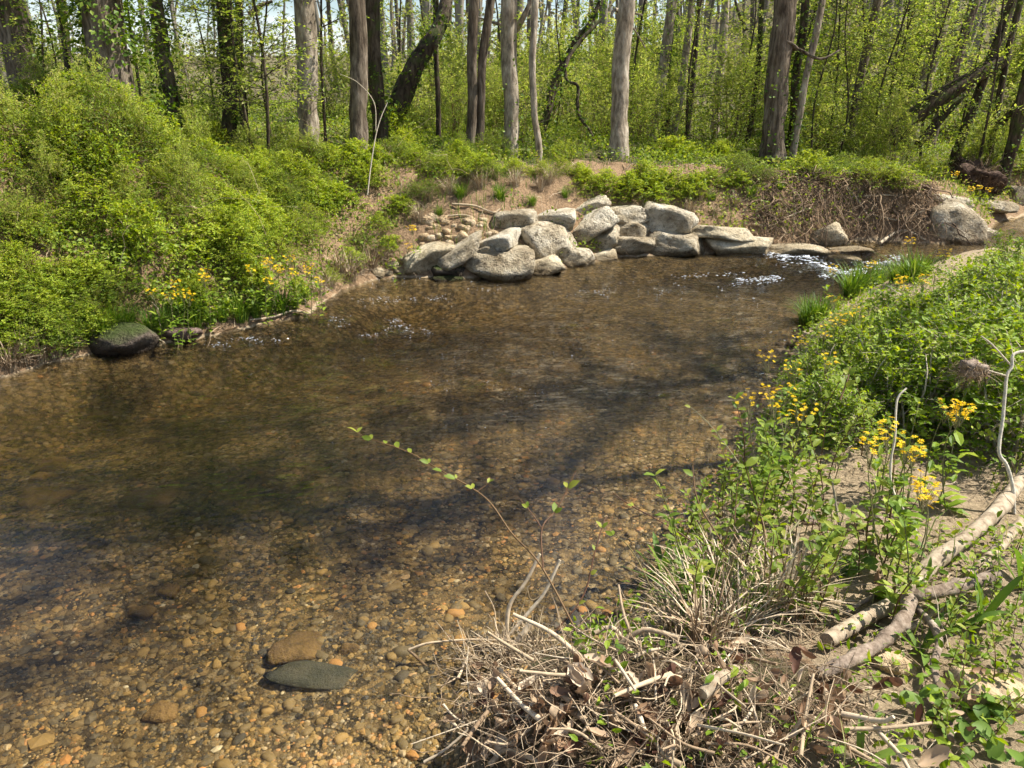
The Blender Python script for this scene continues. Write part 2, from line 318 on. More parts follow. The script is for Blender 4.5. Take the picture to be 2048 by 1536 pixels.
def ground(x, y):
    x = np.asarray(x, float); y = np.asarray(y, float); sh = x.shape; x = x.ravel(); y = y.ravel()
    ins = inside(x, y); dl, hl, wl_ = near(Lp, x, y); dr, hr, wr = near(Rp, x, y)
    left = dl < dr; d = np.where(left, dl, dr); hb = np.where(left, hl, hr); w = np.where(left, wl_, wr)
    t = d/w; bank = hb*(.72*sstep(t)+.28*np.clip(t/.25, 0, 1)*1.0)
    ext = np.where(left, np.clip(d-w, 0, 12)*.025, np.clip(d-w, 0, 6)*.09)
    rough = fbm(x*1.1, y*1.1, 3)*.07*np.clip(d/.8, 0, 1)+fbm(x*5, y*5, 9, 3)*np.where(left, .045, .022)*np.clip(d/.2, 0.15, 1)
    out = bank+ext+rough+hill(x, y)
    pm = np.exp(-(((x-PILE[0])/.55)**2+((y-PILE[1])/.34)**2)); out = out+pm*.15
    dl2 = np.clip(dl/1.6, 0, 1); dr2 = np.clip(dr/1.3, 0, 1)
    deep = .12+.28*sstep(1-np.clip((dl-.2)/2.6, 0, 1))*sstep((-x+1.5)/3)
    inn = -deep*sstep(np.minimum(dl2*1.6, dr2))-.02+fbm(x*2, y*2, 21, 3)*.02
    return np.where(ins, inn, out).reshape(sh)
def T(px, py, dz=0.0, lo=1.2, hi=60):
    r = ray(px, py); zc = np.concatenate([np.arange(lo, 8, .012), np.geomspace(8, hi, 700)])
    p = CP+r*zc[:, None]; g = ground(p[:, 0], p[:, 1])+dz
    k = np.argmax(p[:, 2] < g); return p[k]
def Tz(px, py, dz=0.0): p = T(px, py, dz); return p, float(np.dot(p-CP, (0, ct, -st)))
def gz(x, y): return float(ground(np.array([x]), np.array([y]))[0])
# ------------------------------------------------------------------ ground (one sheet) and water
def axis(lo, a, b, hi, step, g=1.16):
    mid = list(np.arange(a, b+1e-6, step)); s = step; x = mid[-1]; up = []
    while x < hi: s *= g; x += s; up.append(x)
    s = step; x = a; dn = []
    while x > lo: s *= g; x -= s; dn.append(x)
    return np.array(dn[::-1]+mid+up)
def grid(xs, ys):
    X, Y = np.meshgrid(xs, ys); nx = len(xs); i = np.arange(len(ys)-1)[:, None]*nx; j = np.arange(nx-1)[None]
    return X.ravel(), Y.ravel(), np.stack([i+j, i+j+1, i+nx+j+1, i+nx+j], -1).reshape(-1, 4)
gx, gy, gq = grid(axis(-500, -6.5, 8.5, 500, .05), axis(-120, 1.0, 13.5, 900, .05))
gh = ground(gx, gy)
ins = inside(gx, gy); dl, _, wl2 = near(Lp, gx, gy); dr, _, wr2 = near(Rp, gx, gy)
soil = np.where(dl < dr, np.where(dl < wl2*1.25, .66, .95), np.where(dr < 2.2, .33, .6))
soil = np.where(np.exp(-(((gx-PILE[0]-.15)/.75)**2+((gy-PILE[1])/.42)**2)) > .45, .93, soil)
soil = np.where(ins, 0.0, soil)
mb = MB(); mb.add(np.stack([gx, gy, gh], -1), gq, soil)
m, nt, b = newmat('earth'); Lk = nt.links
at = node(nt, 'ShaderNodeAttribute', attribute_name='tint'); tcn = node(nt, 'ShaderNodeTexCoord')
na = node(nt, 'ShaderNodeTexNoise', Scale=3.0, Detail=8.0, Roughness=.75); nb = node(nt, 'ShaderNodeTexNoise', Scale=30.0, Detail=8.0, Roughness=.75)
vo = node(nt, 'ShaderNodeTexVoronoi', Scale=26.0)
for n in (na, nb, vo): Lk.new(tcn.outputs['Object'], n.inputs['Vector'])
aa = node(nt, 'ShaderNodeMath', operation='MULTIPLY_ADD'); aa.inputs[1].default_value = .3; Lk.new(na.outputs['Fac'], aa.inputs[0]); Lk.new(at.outputs['Fac'], aa.inputs[2])
ab = node(nt, 'ShaderNodeMath', operation='SUBTRACT'); ab.inputs[1].default_value = .15; Lk.new(aa.outputs[0], ab.inputs[0])
base = ramp(nt, [(.02, (.16, .105, .05)), (.20, (.42, .32, .20)), (.42, (.52, .41, .275)), (.60, (.36, .245, .145)), (.78, (.27, .18, .11)), (.92, (.17, .13, .075)), (1, (.10, .12, .045))], ab.outputs[0])
g1 = node(nt, 'ShaderNodeMixRGB', blend_type='MULTIPLY'); g1.inputs[0].default_value = .85; Lk.new(base, g1.inputs[1])
Lk.new(ramp(nt, [(.3, (.42, .38, .34)), (.5, (.9, .88, .85)), (.7, (1.3, 1.28, 1.25))], nb.outputs['Fac']), g1.inputs[2])
vs2 = node(nt, 'ShaderNodeSeparateColor'); Lk.new(vo.outputs['Color'], vs2.inputs[0])
peb = ramp(nt, [(0, (.08, .065, .04)), (.35, (.20, .14, .07)), (.65, (.36, .24, .10)), (.9, (.48, .32, .14)), (1, (.55, .43, .26))], vs2.outputs[0])
vr = ramp(nt, [(.0, (1, 1, 1)), (.55, (.75, .75, .75)), (.8, (.3, .3, .3))], vo.outputs['Distance'])
pm_ = node(nt, 'ShaderNodeMixRGB', blend_type='MULTIPLY'); pm_.inputs[0].default_value = 1; Lk.new(peb, pm_.inputs[1]); Lk.new(vr, pm_.inputs[2])
mk = ramp(nt, [(.05, (1, 1, 1)), (.16, (0, 0, 0))], at.outputs['Fac'])
g2 = node(nt, 'ShaderNodeMixRGB'); Lk.new(mk, g2.inputs[0]); Lk.new(g1.outputs[0], g2.inputs[1]); Lk.new(pm_.outputs[0], g2.inputs[2])
Lk.new(g2.outputs[0], b.inputs['Base Color']); b.inputs['Roughness'].default_value = .92; b.inputs['Specular IOR Level'].default_value = .15
bp = node(nt, 'ShaderNodeBump', Strength=1.0, Distance=.05); Lk.new(nb.outputs['Fac'], bp.inputs['Height']); Lk.new(bp.outputs[0], b.inputs['Normal'])
kind(mb.obj('ground', m), 'structure')

wx, wy, wq = grid(axis(-16, -6.5, 8.0, 18, .05, 1.2), axis(-9, 1.2, 12.5, 24, .05, 1.2))
def spot(px, py, rx, ry):
    p = PZ(px, py); return np.exp(-(((wx-p[0])/rx)**2+((wy-p[1])/ry)**2))
amp = .05+.45*sstep((wy-3.2)/3)*(1+.5*fbm(wx*.7, wy*.7, 71, 2))
for s in ((1640, 535, 1.3, .6, 2.2), (1760, 545, 1.4, .9, 2.4), (1480, 552, 1.2, .4, 1.3), (790, 640, .8, .45, 1.6), (700, 600, .9, .4, .6), (520, 670, .7, .3, .7), (880, 790, .7, .4, .5), (1000, 640, .9, .8, .5), (560, 960, .5, .25, .5), (250, 1000, .6, .2, .35)):
    amp = amp+spot(*s[:4])*s[4]
flow = np.array((-.82, -.57)); fu = wx*flow[0]+wy*flow[1]; fv = -wx*flow[1]+wy*flow[0]
wz = amp*(n2(fu*3.2, fv*2.1, 31)*.026+n2(fu*6.5, fv*4.2, 32)*.021+n2(fu*11, fv*8, 33)*.012)
nw = len(wx); X0, X1, Y0, Y1 = wx.min(), wx.max(), wy.min(), wy.max()
mb = MB(); mb.add(np.stack([wx, wy, wz], -1), wq, np.clip(amp, 0, 3)/2)
nxw = len(np.unique(wx)); nyw = nw//nxw
edge = list(range(nxw))+[r*nxw+nxw-1 for r in range(1, nyw)]+[(nyw-1)*nxw+c for c in range(nxw-2, -1, -1)]+[r*nxw for r in range(nyw-2, 0, -1)]
top = mb.V[0][edge]; bot = top.copy(); bot[:, 2] = -1.5; ne = len(edge)
side = [(i, (i+1) % ne, ne+(i+1) % ne, ne+i) for i in range(ne)]
me_w = MB(); allV = np.vstack([mb.V[0], bot])
me_w.add(allV, wq, np.concatenate([mb.T[0], np.zeros(ne)]))
me_w.F.append(np.array([(edge[(i+1) % ne], edge[i], nw+i, nw+(i+1) % ne) for i in range(ne)]))
me_w.F.append(np.array([[nw+i for i in range(ne)][::-1]]))
m, nt, b = newmat('stream_water'); Lk = nt.links; nt.nodes.remove(b)
at = node(nt, 'ShaderNodeAttribute', attribute_name='tint'); tcn = node(nt, 'ShaderNodeTexCoord')
mp = node(nt, 'ShaderNodeMapping'); mp.inputs['Rotation'].default_value = (0, 0, math.radians(-20)); mp.inputs['Scale'].default_value = (.5, 1.6, 1); Lk.new(tcn.outputs['Object'], mp.inputs['Vector'])
na = node(nt, 'ShaderNodeTexNoise', Scale=9.0, Detail=4.0, Roughness=.6, Distortion=.6); nb = node(nt, 'ShaderNodeTexNoise', Scale=34.0, Detail=3.0, Roughness=.6)
for n in (na, nb): Lk.new(mp.outputs[0], n.inputs['Vector'])
ad = node(nt, 'ShaderNodeMath', operation='MULTIPLY_ADD'); Lk.new(nb.outputs['Fac'], ad.inputs[0]); ad.inputs[1].default_value = .22; Lk.new(na.outputs['Fac'], ad.inputs[2])
stg = node(nt, 'ShaderNodeMath', operation='MULTIPLY_ADD'); Lk.new(at.outputs['Fac'], stg.inputs[0]); stg.inputs[1].default_value = 2.4; stg.inputs[2].default_value = .015
bp = node(nt, 'ShaderNodeBump', Distance=.07); Lk.new(ad.outputs[0], bp.inputs['Height']); Lk.new(stg.outputs[0], bp.inputs['Strength'])
fr = node(nt, 'ShaderNodeFresnel', IOR=1.333); Lk.new(bp.outputs[0], fr.inputs['Normal'])
gl = node(nt, 'ShaderNodeBsdfGlossy', Roughness=.05); rg = node(nt, 'ShaderNodeMath', operation='MULTIPLY_ADD'); Lk.new(at.outputs['Fac'], rg.inputs[0]); rg.inputs[1].default_value = .05; rg.inputs[2].default_value = .015; Lk.new(rg.outputs[0], gl.inputs['Roughness']); gl.inputs['Color'].default_value = (1, 1, 1, 1); Lk.new(bp.outputs[0], gl.inputs['Normal'])
tp_ = node(nt, 'ShaderNodeBsdfTransparent'); tp_.inputs['Color'].default_value = (.95, .94, .88, 1)
rf = node(nt, 'ShaderNodeBsdfRefraction', Roughness=.0, IOR=1.16); rf.inputs['Color'].default_value = (.95, .94, .88, 1); Lk.new(bp.outputs[0], rf.inputs['Normal'])
tr = node(nt, 'ShaderNodeMixShader'); rm = node(nt, 'ShaderNodeMath', operation='MULTIPLY', use_clamp=True); Lk.new(at.outputs['Fac'], rm.inputs[0]); rm.inputs[1].default_value = 2.2; r2 = node(nt, 'ShaderNodeMath', operation='MINIMUM'); Lk.new(rm.outputs[0], r2.inputs[0]); r2.inputs[1].default_value = .3; Lk.new(r2.outputs[0], tr.inputs[0]); Lk.new(tp_.outputs[0], tr.inputs[1]); Lk.new(rf.outputs[0], tr.inputs[2])
mx = node(nt, 'ShaderNodeMixShader'); Lk.new(fr.outputs[0], mx.inputs[0]); Lk.new(tr.outputs[0], mx.inputs[1]); Lk.new(gl.outputs[0], mx.inputs[2])
va = node(nt, 'ShaderNodeVolumeAbsorption', Density=.75); va.inputs['Color'].default_value = (.66, .54, .22, 1)
mo = nt.nodes['Material Output']; Lk.new(mx.outputs[0], mo.inputs['Surface']); Lk.new(va.outputs[0], mo.inputs['Volume'])
kind(me_w.obj('water', m), 'structure')
r = np.random.default_rng(15); pts_ = []  # fleck positions for froth and painted sun glints
for (x0, y0), (x1, y1), sp, n in [((1540, 508), (1700, 545), 9, 1300), ((1690, 540), (1860, 505), 10, 1300), ((1470, 560), (1660, 560), 7, 420), ((1700, 560), (1830, 575), 10, 700), ((1350, 550), (1480, 545), 6, 60), ((700, 600), (900, 596), 8, 150), ((640, 640), (820, 650), 9, 200), ((720, 670), (860, 660), 6, 150), ((420, 690), (560, 675), 6, 140), ((860, 760), (1130, 785), 14, 60), ((650, 560), (1000, 575), 9, 80), ((1100, 590), (1450, 575), 12, 110)]:
    t = r.uniform(0, 1, n); cl_ = n2(t*14, np.zeros(n)+x0, 4) > -.2
    for t_, ok_ in zip(t, cl_):
        if ok_: pts_.append(PZ(x0+(x1-x0)*t_+r.normal(0, 6), y0+(y1-y0)*t_+r.normal(0, sp*.5), .004))
for k in range(420):
    p_ = PZ(r.uniform(560, 1600), 555+r.uniform(0, 1)**1.6*330, .004)
    if n2(p_[0:1]*2.2, p_[1:2]*5, 14)[0] > .1: pts_.append(p_)
pts_ = np.array(pts_); pts_ = pts_[inside(pts_[:, 0], pts_[:, 1])]; n = len(pts_)
kk = np.argmin(np.abs(np.unique(wx)[None]-pts_[:, :1]), 1); ll = np.argmin(np.abs(np.unique(wy)[None]-pts_[:, 1:2]), 1); pts_[:, 2] = wz[ll*nxw+kk]+.002
GLINT_FROTH = (pts_, r.uniform(.002, .006, n)*r.choice((.5, .8, 1.2), n)*np.where(pts_[:, 0] > 2.0, 1.7, 1.0)*np.clip(pts_[:, 1]/9, .35, 1.1))
# ------------------------------------------------------------------ stones
def ico(n):
    import bmesh
    bm = bmesh.new(); bmesh.ops.create_icosphere(bm, subdivisions=n, radius=1); bm.verts.ensure_lookup_table()
    V = np.array([v.co[:] for v in bm.verts]); Fc = np.array([[v.index for v in f.verts] for f in bm.faces]); bm.free(); return V, Fc
ICO = {n: ico(n) for n in (1, 2, 3, 4)}
U, Fc = ICO[1]; fp, fs_ = GLINT_FROTH; V = fp[:, None]+U[None]*(fs_[:, None]*np.array((1.9, .9, .45)))[:, None]; mb = MB(); mb.add(V.reshape(-1, 3), (Fc[None]+np.arange(len(fp))[:, None, None]*len(U)).reshape(-1, 3), 1.)
m_glint_froth, nt, b = newmat('white_glint_froth'); b.inputs['Base Color'].default_value = (.88, .9, .92, 1); b.inputs['Roughness'].default_value = .18; b.inputs['Specular IOR Level'].default_value = .6  # white base colour stands in for sun glints as well as froth
kind(mb.obj('glint_froth', m_glint_froth), 'stuff', 'white froth flecks imitating sun glints on the riffles of the stream', 'glint_froth')
def stone(seed, sx, sy, sz, sub=4, npl=11, flat=1.0, rough=.05):
    """angular stone: a ball cut by planes, then roughened"""
    r = np.random.default_rng(seed); U, Fc = ICO[sub]
    B = np.vstack([np.eye(3), -np.eye(3)])+r.normal(0, .22, (6, 3)); N = norm(np.vstack([B, r.normal(0, 1, (npl, 3))])); d = np.concatenate([r.uniform(.76, .98, 6), r.uniform(.84, 1.12, npl)]); d[2] *= flat
    c = U@N.T; rad = np.where(c > 1e-3, d/np.maximum(c, 1e-3), 9); k = 75.0
    R = -np.log(np.exp(-k*np.minimum(rad, 1.6)).sum(1)+math.exp(-k*1.3))/k
    V = U*R[:, None]
    V = V*(1+.6*rough*fbm3(V*2.2+seed*3.7, seed, 3)[:, None]+rough*.35*np.abs(fbm3(V*np.array((4, 4, 9))+seed, seed+5, 3))[:, None])
    return V*np.array((sx, sy, sz)), Fc
def boulder(name, px, py, w, h, rot, mat, label, cat='boulder', group=None, seed=0, dep=.75, push=.0, dz=0., npl=9, flat=1., sub=4, at=None, yaw=None):
    p, zc = Tz(px, py, dz) if at is None else (at, float(np.dot(at-CP, (0, ct, -st))))
    s = zc/F/2*1.17; W, H = w*s, h*s
    V, Fc = stone(seed, W, max(W, H)*dep, H, sub, npl, flat, .10)
    mb = MB().add(V, Fc); o = mb.obj(name, mat)
    o.location = p+np.array((0, push, 0)); o.rotation_euler = (0, math.radians(rot), math.radians(random.uniform(-14, 14) if yaw is None else yaw))
    return tag(o, label, cat, group)
WALL = 'boulders of the dry-stacked wall on the far bank'
for i, (px, py, w, h, rot, mt, lab, flat) in enumerate([
    (1028, 449, 94, 52, -9, M_rock, 'grey boulder at the upper left end of the stacked wall', 1), (1110, 445, 82, 42, -4, M_rockp, 'pale flat-topped boulder in the top row, left of the white slab', 1),
    (1177, 418, 76, 32, -20, M_rockp, 'topmost tilted slab of the wall, touching the green bush', .9), (1180, 452, 98, 46, -28, M_rockp, 'white sunlit slanting slab in the middle of the wall', .8),
    (1247, 431, 86, 34, -4, M_rock, 'grey slab under the overhanging bush in the top row', 1), (1259, 459, 72, 34, 0, M_rock, 'small grey boulder wedged below the bush slab', 1),
    (1332, 446, 86, 56, 6, M_rockp, 'big pale blocky boulder at the upper right of the wall', 1), (1086, 490, 106, 62, 4, M_rock, 'large round speckled boulder in the middle of the wall', 1.2),
    (1200, 483, 70, 46, -28, M_rock, 'slanting boulder below the white slab', .9), (1260, 493, 88, 38, -3, M_rock, 'long block at the waterline below the wedged boulder', 1),
    (1349, 490, 106, 46, 3, M_rock, 'wide low boulder at the waterline under the big blocky boulder', 1), (994, 528, 134, 60, -5, M_rock, 'largest broad slab sitting in the water at the wall foot', 1),
    (1148, 518, 74, 40, 0, M_rock, 'brown boulder at the waterline under the round boulder', 1), (1206, 514, 52, 24, -3, M_rockt, 'small tan stone at the waterline, centre of the wall', 1),
    (1076, 534, 92, 32, -11, M_rockt, 'low flat slab at the water edge right of the broad slab', .8), (994, 485, 88, 36, -27, M_rockp, 'slanting pale slab leaning left of the round boulder', .8),
    (915, 503, 104, 34, -33, M_rock, 'long slab leaning steeply at the left end of the wall', .7), (854, 513, 86, 42, -20, M_rockt, 'tan mossy slab at the far left end of the wall', .8),
    (895, 541, 64, 20, 0, M_rockm, 'low dark mossy stone at the water edge left of the wall', 1), (1025, 552, 42, 18, 0, M_rock, 'small stone in the water before the broad slab', 1),
    (900, 557, 52, 12, 0, M_rockm, 'flat wet stone just breaking the water left of the wall', 1), (968, 511, 70, 40, -20, M_rock, 'half hidden grey stone between the leaning slab and the broad slab', 1)]):
    boulder('boulder', px, py, w, h, rot, mt, lab, seed=40+i*3, group=WALL, flat=flat, push=.06 if i < 15 else .0, dep=.8, dz=.07 if i in (15, 16, 17) else 0)
for i, (px, py, w, h, rot, mt, lab, flat, dp) in enumerate([
    (1444, 463, 118, 26, 5, M_rockt, 'long flat slab lying on top of the layered ledge rock', .7, .7), (1476, 490, 136, 40, -1, M_rockt, 'layered tan ledge rock at the right end of the wall', .8, .6),
    (1585, 499, 96, 22, -3, M_rockt, 'flat pale slab in the water below the upright stone', .7, .9), (1655, 482, 62, 50, -24, M_rockt, 'upright tilted tan slab standing at the riffle', 1, .45),
    (1701, 501, 80, 16, -1, M_rockt, 'thin plank-like slab right of the upright stone', .8, .6), (1622, 511, 28, 22, 8, M_rockp, 'small pale pointed stone before the upright slab', 1, .8),
    (1648, 508, 16, 10, 0, M_rub, 'tiny round stone beside the pale pointed stone', 1, .8), (1667, 507, 18, 12, 0, M_rub, 'tiny pinkish stone under the plank-like slab', 1, .8),
    (1722, 509, 14, 10, 0, M_rub, 'tiny stone at the right tip of the plank-like slab', 1, .8), (1682, 516, 56, 12, 0, M_rockt, 'flat wet slab awash in the riffle', .7, .9),
    (1909, 452, 92, 76, 10, M_rock, 'big rounded grey boulder beside the upstream pool', 1.1, .8), (1895, 404, 70, 28, 3, M_rockp, 'pale flat slab on top of the big upstream boulder', .8, .9),
    (1970, 474, 46, 28, 4, M_rockp, 'smaller pale boulder right of the big upstream boulder', 1, .8), (1982, 413, 66, 22, 2, M_rock, 'dark low rock behind the upstream pool', 1, .8), (2032, 390, 46, 34, 0, M_rock, 'grey rock at the right edge by the root mound', 1, .8)]):
    boulder('boulder', px, py, w, h, rot, mt, lab, seed=210+i*3, flat=flat, dep=dp, dz=.05 if i < 10 else 0)
boulder('boulder', 240, 686, 132, 60, -4, M_rockm, 'dark moss-covered boulder at the left water edge', seed=309, dep=.7, npl=22, flat=1.2)
boulder('boulder', 362, 670, 58, 30, 0, M_rockr, 'pinkish boulder at the left water edge beside the mossy one', seed=302, dep=.7)
rr = random.Random(3)
for i in range(46):                                        # tan rubble left of the wall
    px = rr.uniform(845, 985); py = rr.uniform(438, 500); 
    if py > 470 and px > 930: continue
    w = rr.uniform(10, 26)
    boulder('rubble_stone', px, py, w, w*rr.uniform(.5, .8), rr.uniform(-20, 20), M_rub, 'small tan rubble stone on the slope left of the wall', 'stone', 'rubble stones left of the wall', seed=400+i, sub=2)
for i, (px, py, w) in enumerate([(752, 545, 34), (775, 548, 18), (800, 545, 22), (820, 548, 16), (785, 533, 26), (838, 545, 14), (808, 520, 20)]):
    boulder('rubble_stone', px, py, w, w*.6, rr.uniform(-20, 20), M_rockt, 'small tan stone at the water edge by the thicket foot', 'stone', 'stones at the water edge by the thicket', seed=460+i, sub=2)
for i, (px, py, w) in enumerate([(1565, 705, 26), (1585, 712, 22), (1560, 690, 18), (1600, 728, 26), (1575, 725, 20), (1590, 690, 30), (1620, 668, 26)]):
    boulder('rubble_stone', px, py, w, w*.5, rr.uniform(-20, 20), M_rub, 'brown stone at the near bank water edge by the orange flowers', 'stone', 'stones at the near bank water edge', seed=480+i, sub=2)
for i, (px, py, w, h) in enumerate([(1720, 1062, 34, 26), (1625, 1047, 26, 20), (1522, 1090, 22, 26), (1745, 1042, 30, 18)]):
    boulder('rubble_stone', px, py, w, h, rr.uniform(-20, 20), M_rockr, 'reddish brown stone lying on the sunlit sand', 'stone', 'reddish stones on the sand', seed=500+i, sub=3)
boulder('boulder', 1785, 1335, 70, 54, 10, M_rub, 'tan stone half buried under the gnarled branch', seed=520)
boulder('boulder', 1970, 1395, 130, 74, 10, M_rub, 'large tan stone in the lower right corner', seed=521)
# stones lying on the bed
for i, (px, py, w, h, mt, lab) in enumerate([(650, 1352, 200, 14, M_slate, 'long dark slate slab on the stream bed'), (592, 1303, 95, 30, M_bed, 'pale tan flat stone under water behind the slate slab'),
    (105, 937, 60, 26, M_bed, 'orange stone under water near the left edge'), (80, 958, 36, 18, M_bed, 'smaller orange stone beside the left orange stone'), (422, 735, 28, 10, M_bed, 'orange stone under the water below the pink boulder'),
    (90, 1000, 90, 30, M_bed, 'wide brown stone under water at the left'), (300, 1000, 90, 26, M_bed, 'long reddish submerged stone left of centre'), (200, 832, 40, 14, M_bed, 'flat orange stone under the dark water on the left'),
    (700, 1303, 36, 22, M_bed, 'rounded ochre cobble above the slate slab'), (338, 1185, 40, 24, M_bed, 'pale cobble under the sky reflection'), (280, 1227, 44, 22, M_bed, 'orange cobble below the pale cobble'), (322, 1430, 60, 30, M_bed, 'dull purple brown cobble on the lower left bed'),
    (1130, 740, 60, 12, M_bed, 'dark flat stone under the middle of the stream'), (740, 683, 24, 10, M_bed, 'orange stone under the left riffle')]):
    boulder('submerged_stone', px, py, w, h, 0, mt, lab, 'stone', seed=540+i, sub=3, flat=.5 if i == 0 else 1, dep=.3 if i == 0 else .8, npl=6, dz=.02 if i == 0 else .0, yaw=-12 if i == 0 else None)
# gravel
N = 90000
yy = RNG.uniform(0, 1, N)**2.1*6.6+1.25; xx = RNG.uniform(-.80, .35, N)*(yy+.9)
ok = inside(xx, yy); d2r, _, _ = near(Rp, xx, yy); ok |= (d2r < .25)
xx, yy = xx[ok], yy[ok]; N = len(xx)
sz = (.0030+.0037*RNG.gamma(.8, .95, N))*(1+.13*yy); sz = np.clip(sz, .0035, .045)
zz = ground(xx, yy)-sz*.05
tint = np.clip(RNG.beta(1.5, 2.0, N)+.28*fbm(xx*1.5, yy*1.5, 55), 0, .92); tint = np.where(RNG.uniform(0, 1, N) > .985, RNG.uniform(.88, 1, N), tint)
def stones_mesh(mb, idx, tpl, seed):
    U, Fc = tpl; n = len(idx); r = np.random.default_rng(seed)
    S = sz[idx][:, None, None]*np.stack([r.uniform(.8, 1.35, n), r.uniform(.7, 1.1, n), r.uniform(.3, .6, n)], -1)[:, None]
    V = U[None]*S*(1+r.uniform(-.27, .27, (n, len(U), 1))); a = r.uniform(0, 6.28, n); ca, sa = np.cos(a)[:, None], np.sin(a)[:, None]
    V = np.stack([V[..., 0]*ca-V[..., 1]*sa, V[..., 0]*sa+V[..., 1]*ca, V[..., 2]], -1)+np.stack([xx, yy, zz], -1)[idx][:, None]
    m_ = len(U); FF = (Fc[None]+np.arange(n)[:, None, None]*m_).reshape(-1, 3); mb.add(V.reshape(-1, 3), FF, np.repeat(tint[idx], m_))
app = sz/np.hypot(yy, CH)*((xx/yy > -.66) & (yy > 1.75)); order = np.argsort(-app); big = order[:290]; rest = order[290:]
mb = MB(); stones_mesh(mb, rest, ICO[1], 5)
kind(mb.obj('gravel', M_peb, None, False), 'stuff', 'brown and ochre gravel covering the stream bed under clear water', 'gravel')
pm = []
for k in range(8):
    V, Fc = stone(900+k, 1, .72+.06*(k % 4), .5, 2, 8, 1, .12); pm.append(MB().add(V, Fc, .18+.065*k).mesh('pebble', M_pebo))
for k, i in enumerate(big):
    o = link('pebble', pm[k % 8]); s = sz[i]*1.05; o.location = (xx[i], yy[i], zz[i]); o.scale = (s*RNG.uniform(.9, 1.3), s, s); o.rotation_euler = (0, 0, RNG.uniform(0, 6.28))
    tag(o, 'rounded brown pebble on the stream bed under clear water', 'pebble', 'pebbles on the stream bed')
# ------------------------------------------------------------------ plant builders
def rand_dirs(r, n, up=0.): d = r.normal(0, 1, (n, 3)); d[:, 2] = d[:, 2]*.6+up; return norm(d)
def spray(mbL, mbS, start, d, length, nl, size, r, droop=.25, tlo=.1, tpl=LEAF4, width=1., tint=None, tw=.0025, upn=1.0):
    """leafy twigs: start (N,3), direction (N,3); nl leaves each, alternate sides"""
    N = len(start); L = np.broadcast_to(np.asarray(length, float), (N,)); t = (np.arange(nl)+.6)/nl; t = tlo+(1-tlo)*t
    t = t[None]+r.uniform(-.4, .4, (N, nl))/nl; t = np.clip(t, 0, 1.02)
    p = start[:, None]+d[:, None]*(t*L[:, None])[..., None]; p[..., 2] -= droop*L[:, None]*t*t
    side = norm(np.cross(d, np.array((0, 0, 1.))+r.normal(0, .3, (N, 3))))
    sg = np.where(np.arange(nl) % 2 == 0, 1., -1.)[None, :, None]
    ax = d[:, None]*r.uniform(.2, 1.0, (N, nl, 1))+side[:, None]*sg+r.normal(0, .35, (N, nl, 3)); ax[..., 2] -= .1
    nr = np.array((0, 0, upn))+r.normal(0, .45, (N, nl, 3))
    sz_ = size*r.uniform(.6, 1.25, (N, nl)); ti = (r.beta(2, 2, (N, nl)) if tint is None else np.clip(tint[:, None]+r.normal(0, .16, (N, nl)), 0, 1))
    leaves(mbL, p.reshape(-1, 3), ax.reshape(-1, 3), nr.reshape(-1, 3), sz_.ravel(), ti.ravel(), tpl, width)
    if mbS is not None:
        e = start+d*L[:, None]; e[:, 2] -= droop*L
        strands(mbS, start, e, tw, sag=np.stack([np.zeros(N), np.zeros(N), droop*L*.25], -1), tint=r.uniform(.1, .7, N), rng=r, seg=2)
def make_bush(seed, R, H, ntw, nl, leaf, tw_len, stems=14, tpl=LEAF4, ml=None, ms=None, hollow=.0, width=1.):
    r = np.random.default_rng(seed); mL, mS = MB(), MB()
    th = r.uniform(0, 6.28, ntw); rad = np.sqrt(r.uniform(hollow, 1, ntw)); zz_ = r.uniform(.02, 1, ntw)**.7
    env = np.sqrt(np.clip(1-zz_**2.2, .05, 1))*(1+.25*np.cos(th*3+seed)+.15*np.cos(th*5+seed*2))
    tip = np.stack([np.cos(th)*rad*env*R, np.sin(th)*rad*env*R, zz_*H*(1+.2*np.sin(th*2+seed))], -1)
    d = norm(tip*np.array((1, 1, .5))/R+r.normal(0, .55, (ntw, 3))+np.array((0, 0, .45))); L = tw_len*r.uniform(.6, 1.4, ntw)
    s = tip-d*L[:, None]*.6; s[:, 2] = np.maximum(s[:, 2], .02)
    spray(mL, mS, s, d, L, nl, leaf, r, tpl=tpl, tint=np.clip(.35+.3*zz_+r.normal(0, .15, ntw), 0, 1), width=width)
    k = r.choice(ntw, stems, False); A = r.normal(0, .12*R, (stems, 3)); A[:, 2] = -.05
    strands(mS, A, s[k], .006+.004*R, sag=r.normal(0, .06, (stems, 3))+np.array((0, 0, .1*H)), tint=r.uniform(.2, .9, stems), rng=r, seg=4)
    return mL.mesh('foliage', ml, False), mS.mesh('stems', ms or M_twig)
def place(name, meshes, parts, loc, rz, sc, label, cat, group=None):
    o = empty(name, loc, label, cat, group, rz, sc)
    for p, me in zip(parts, meshes):
        c = link(p, me, o)
        if p == 'stems': c['kind'] = 'stuff'
    return o
PART = ('foliage', 'stems')
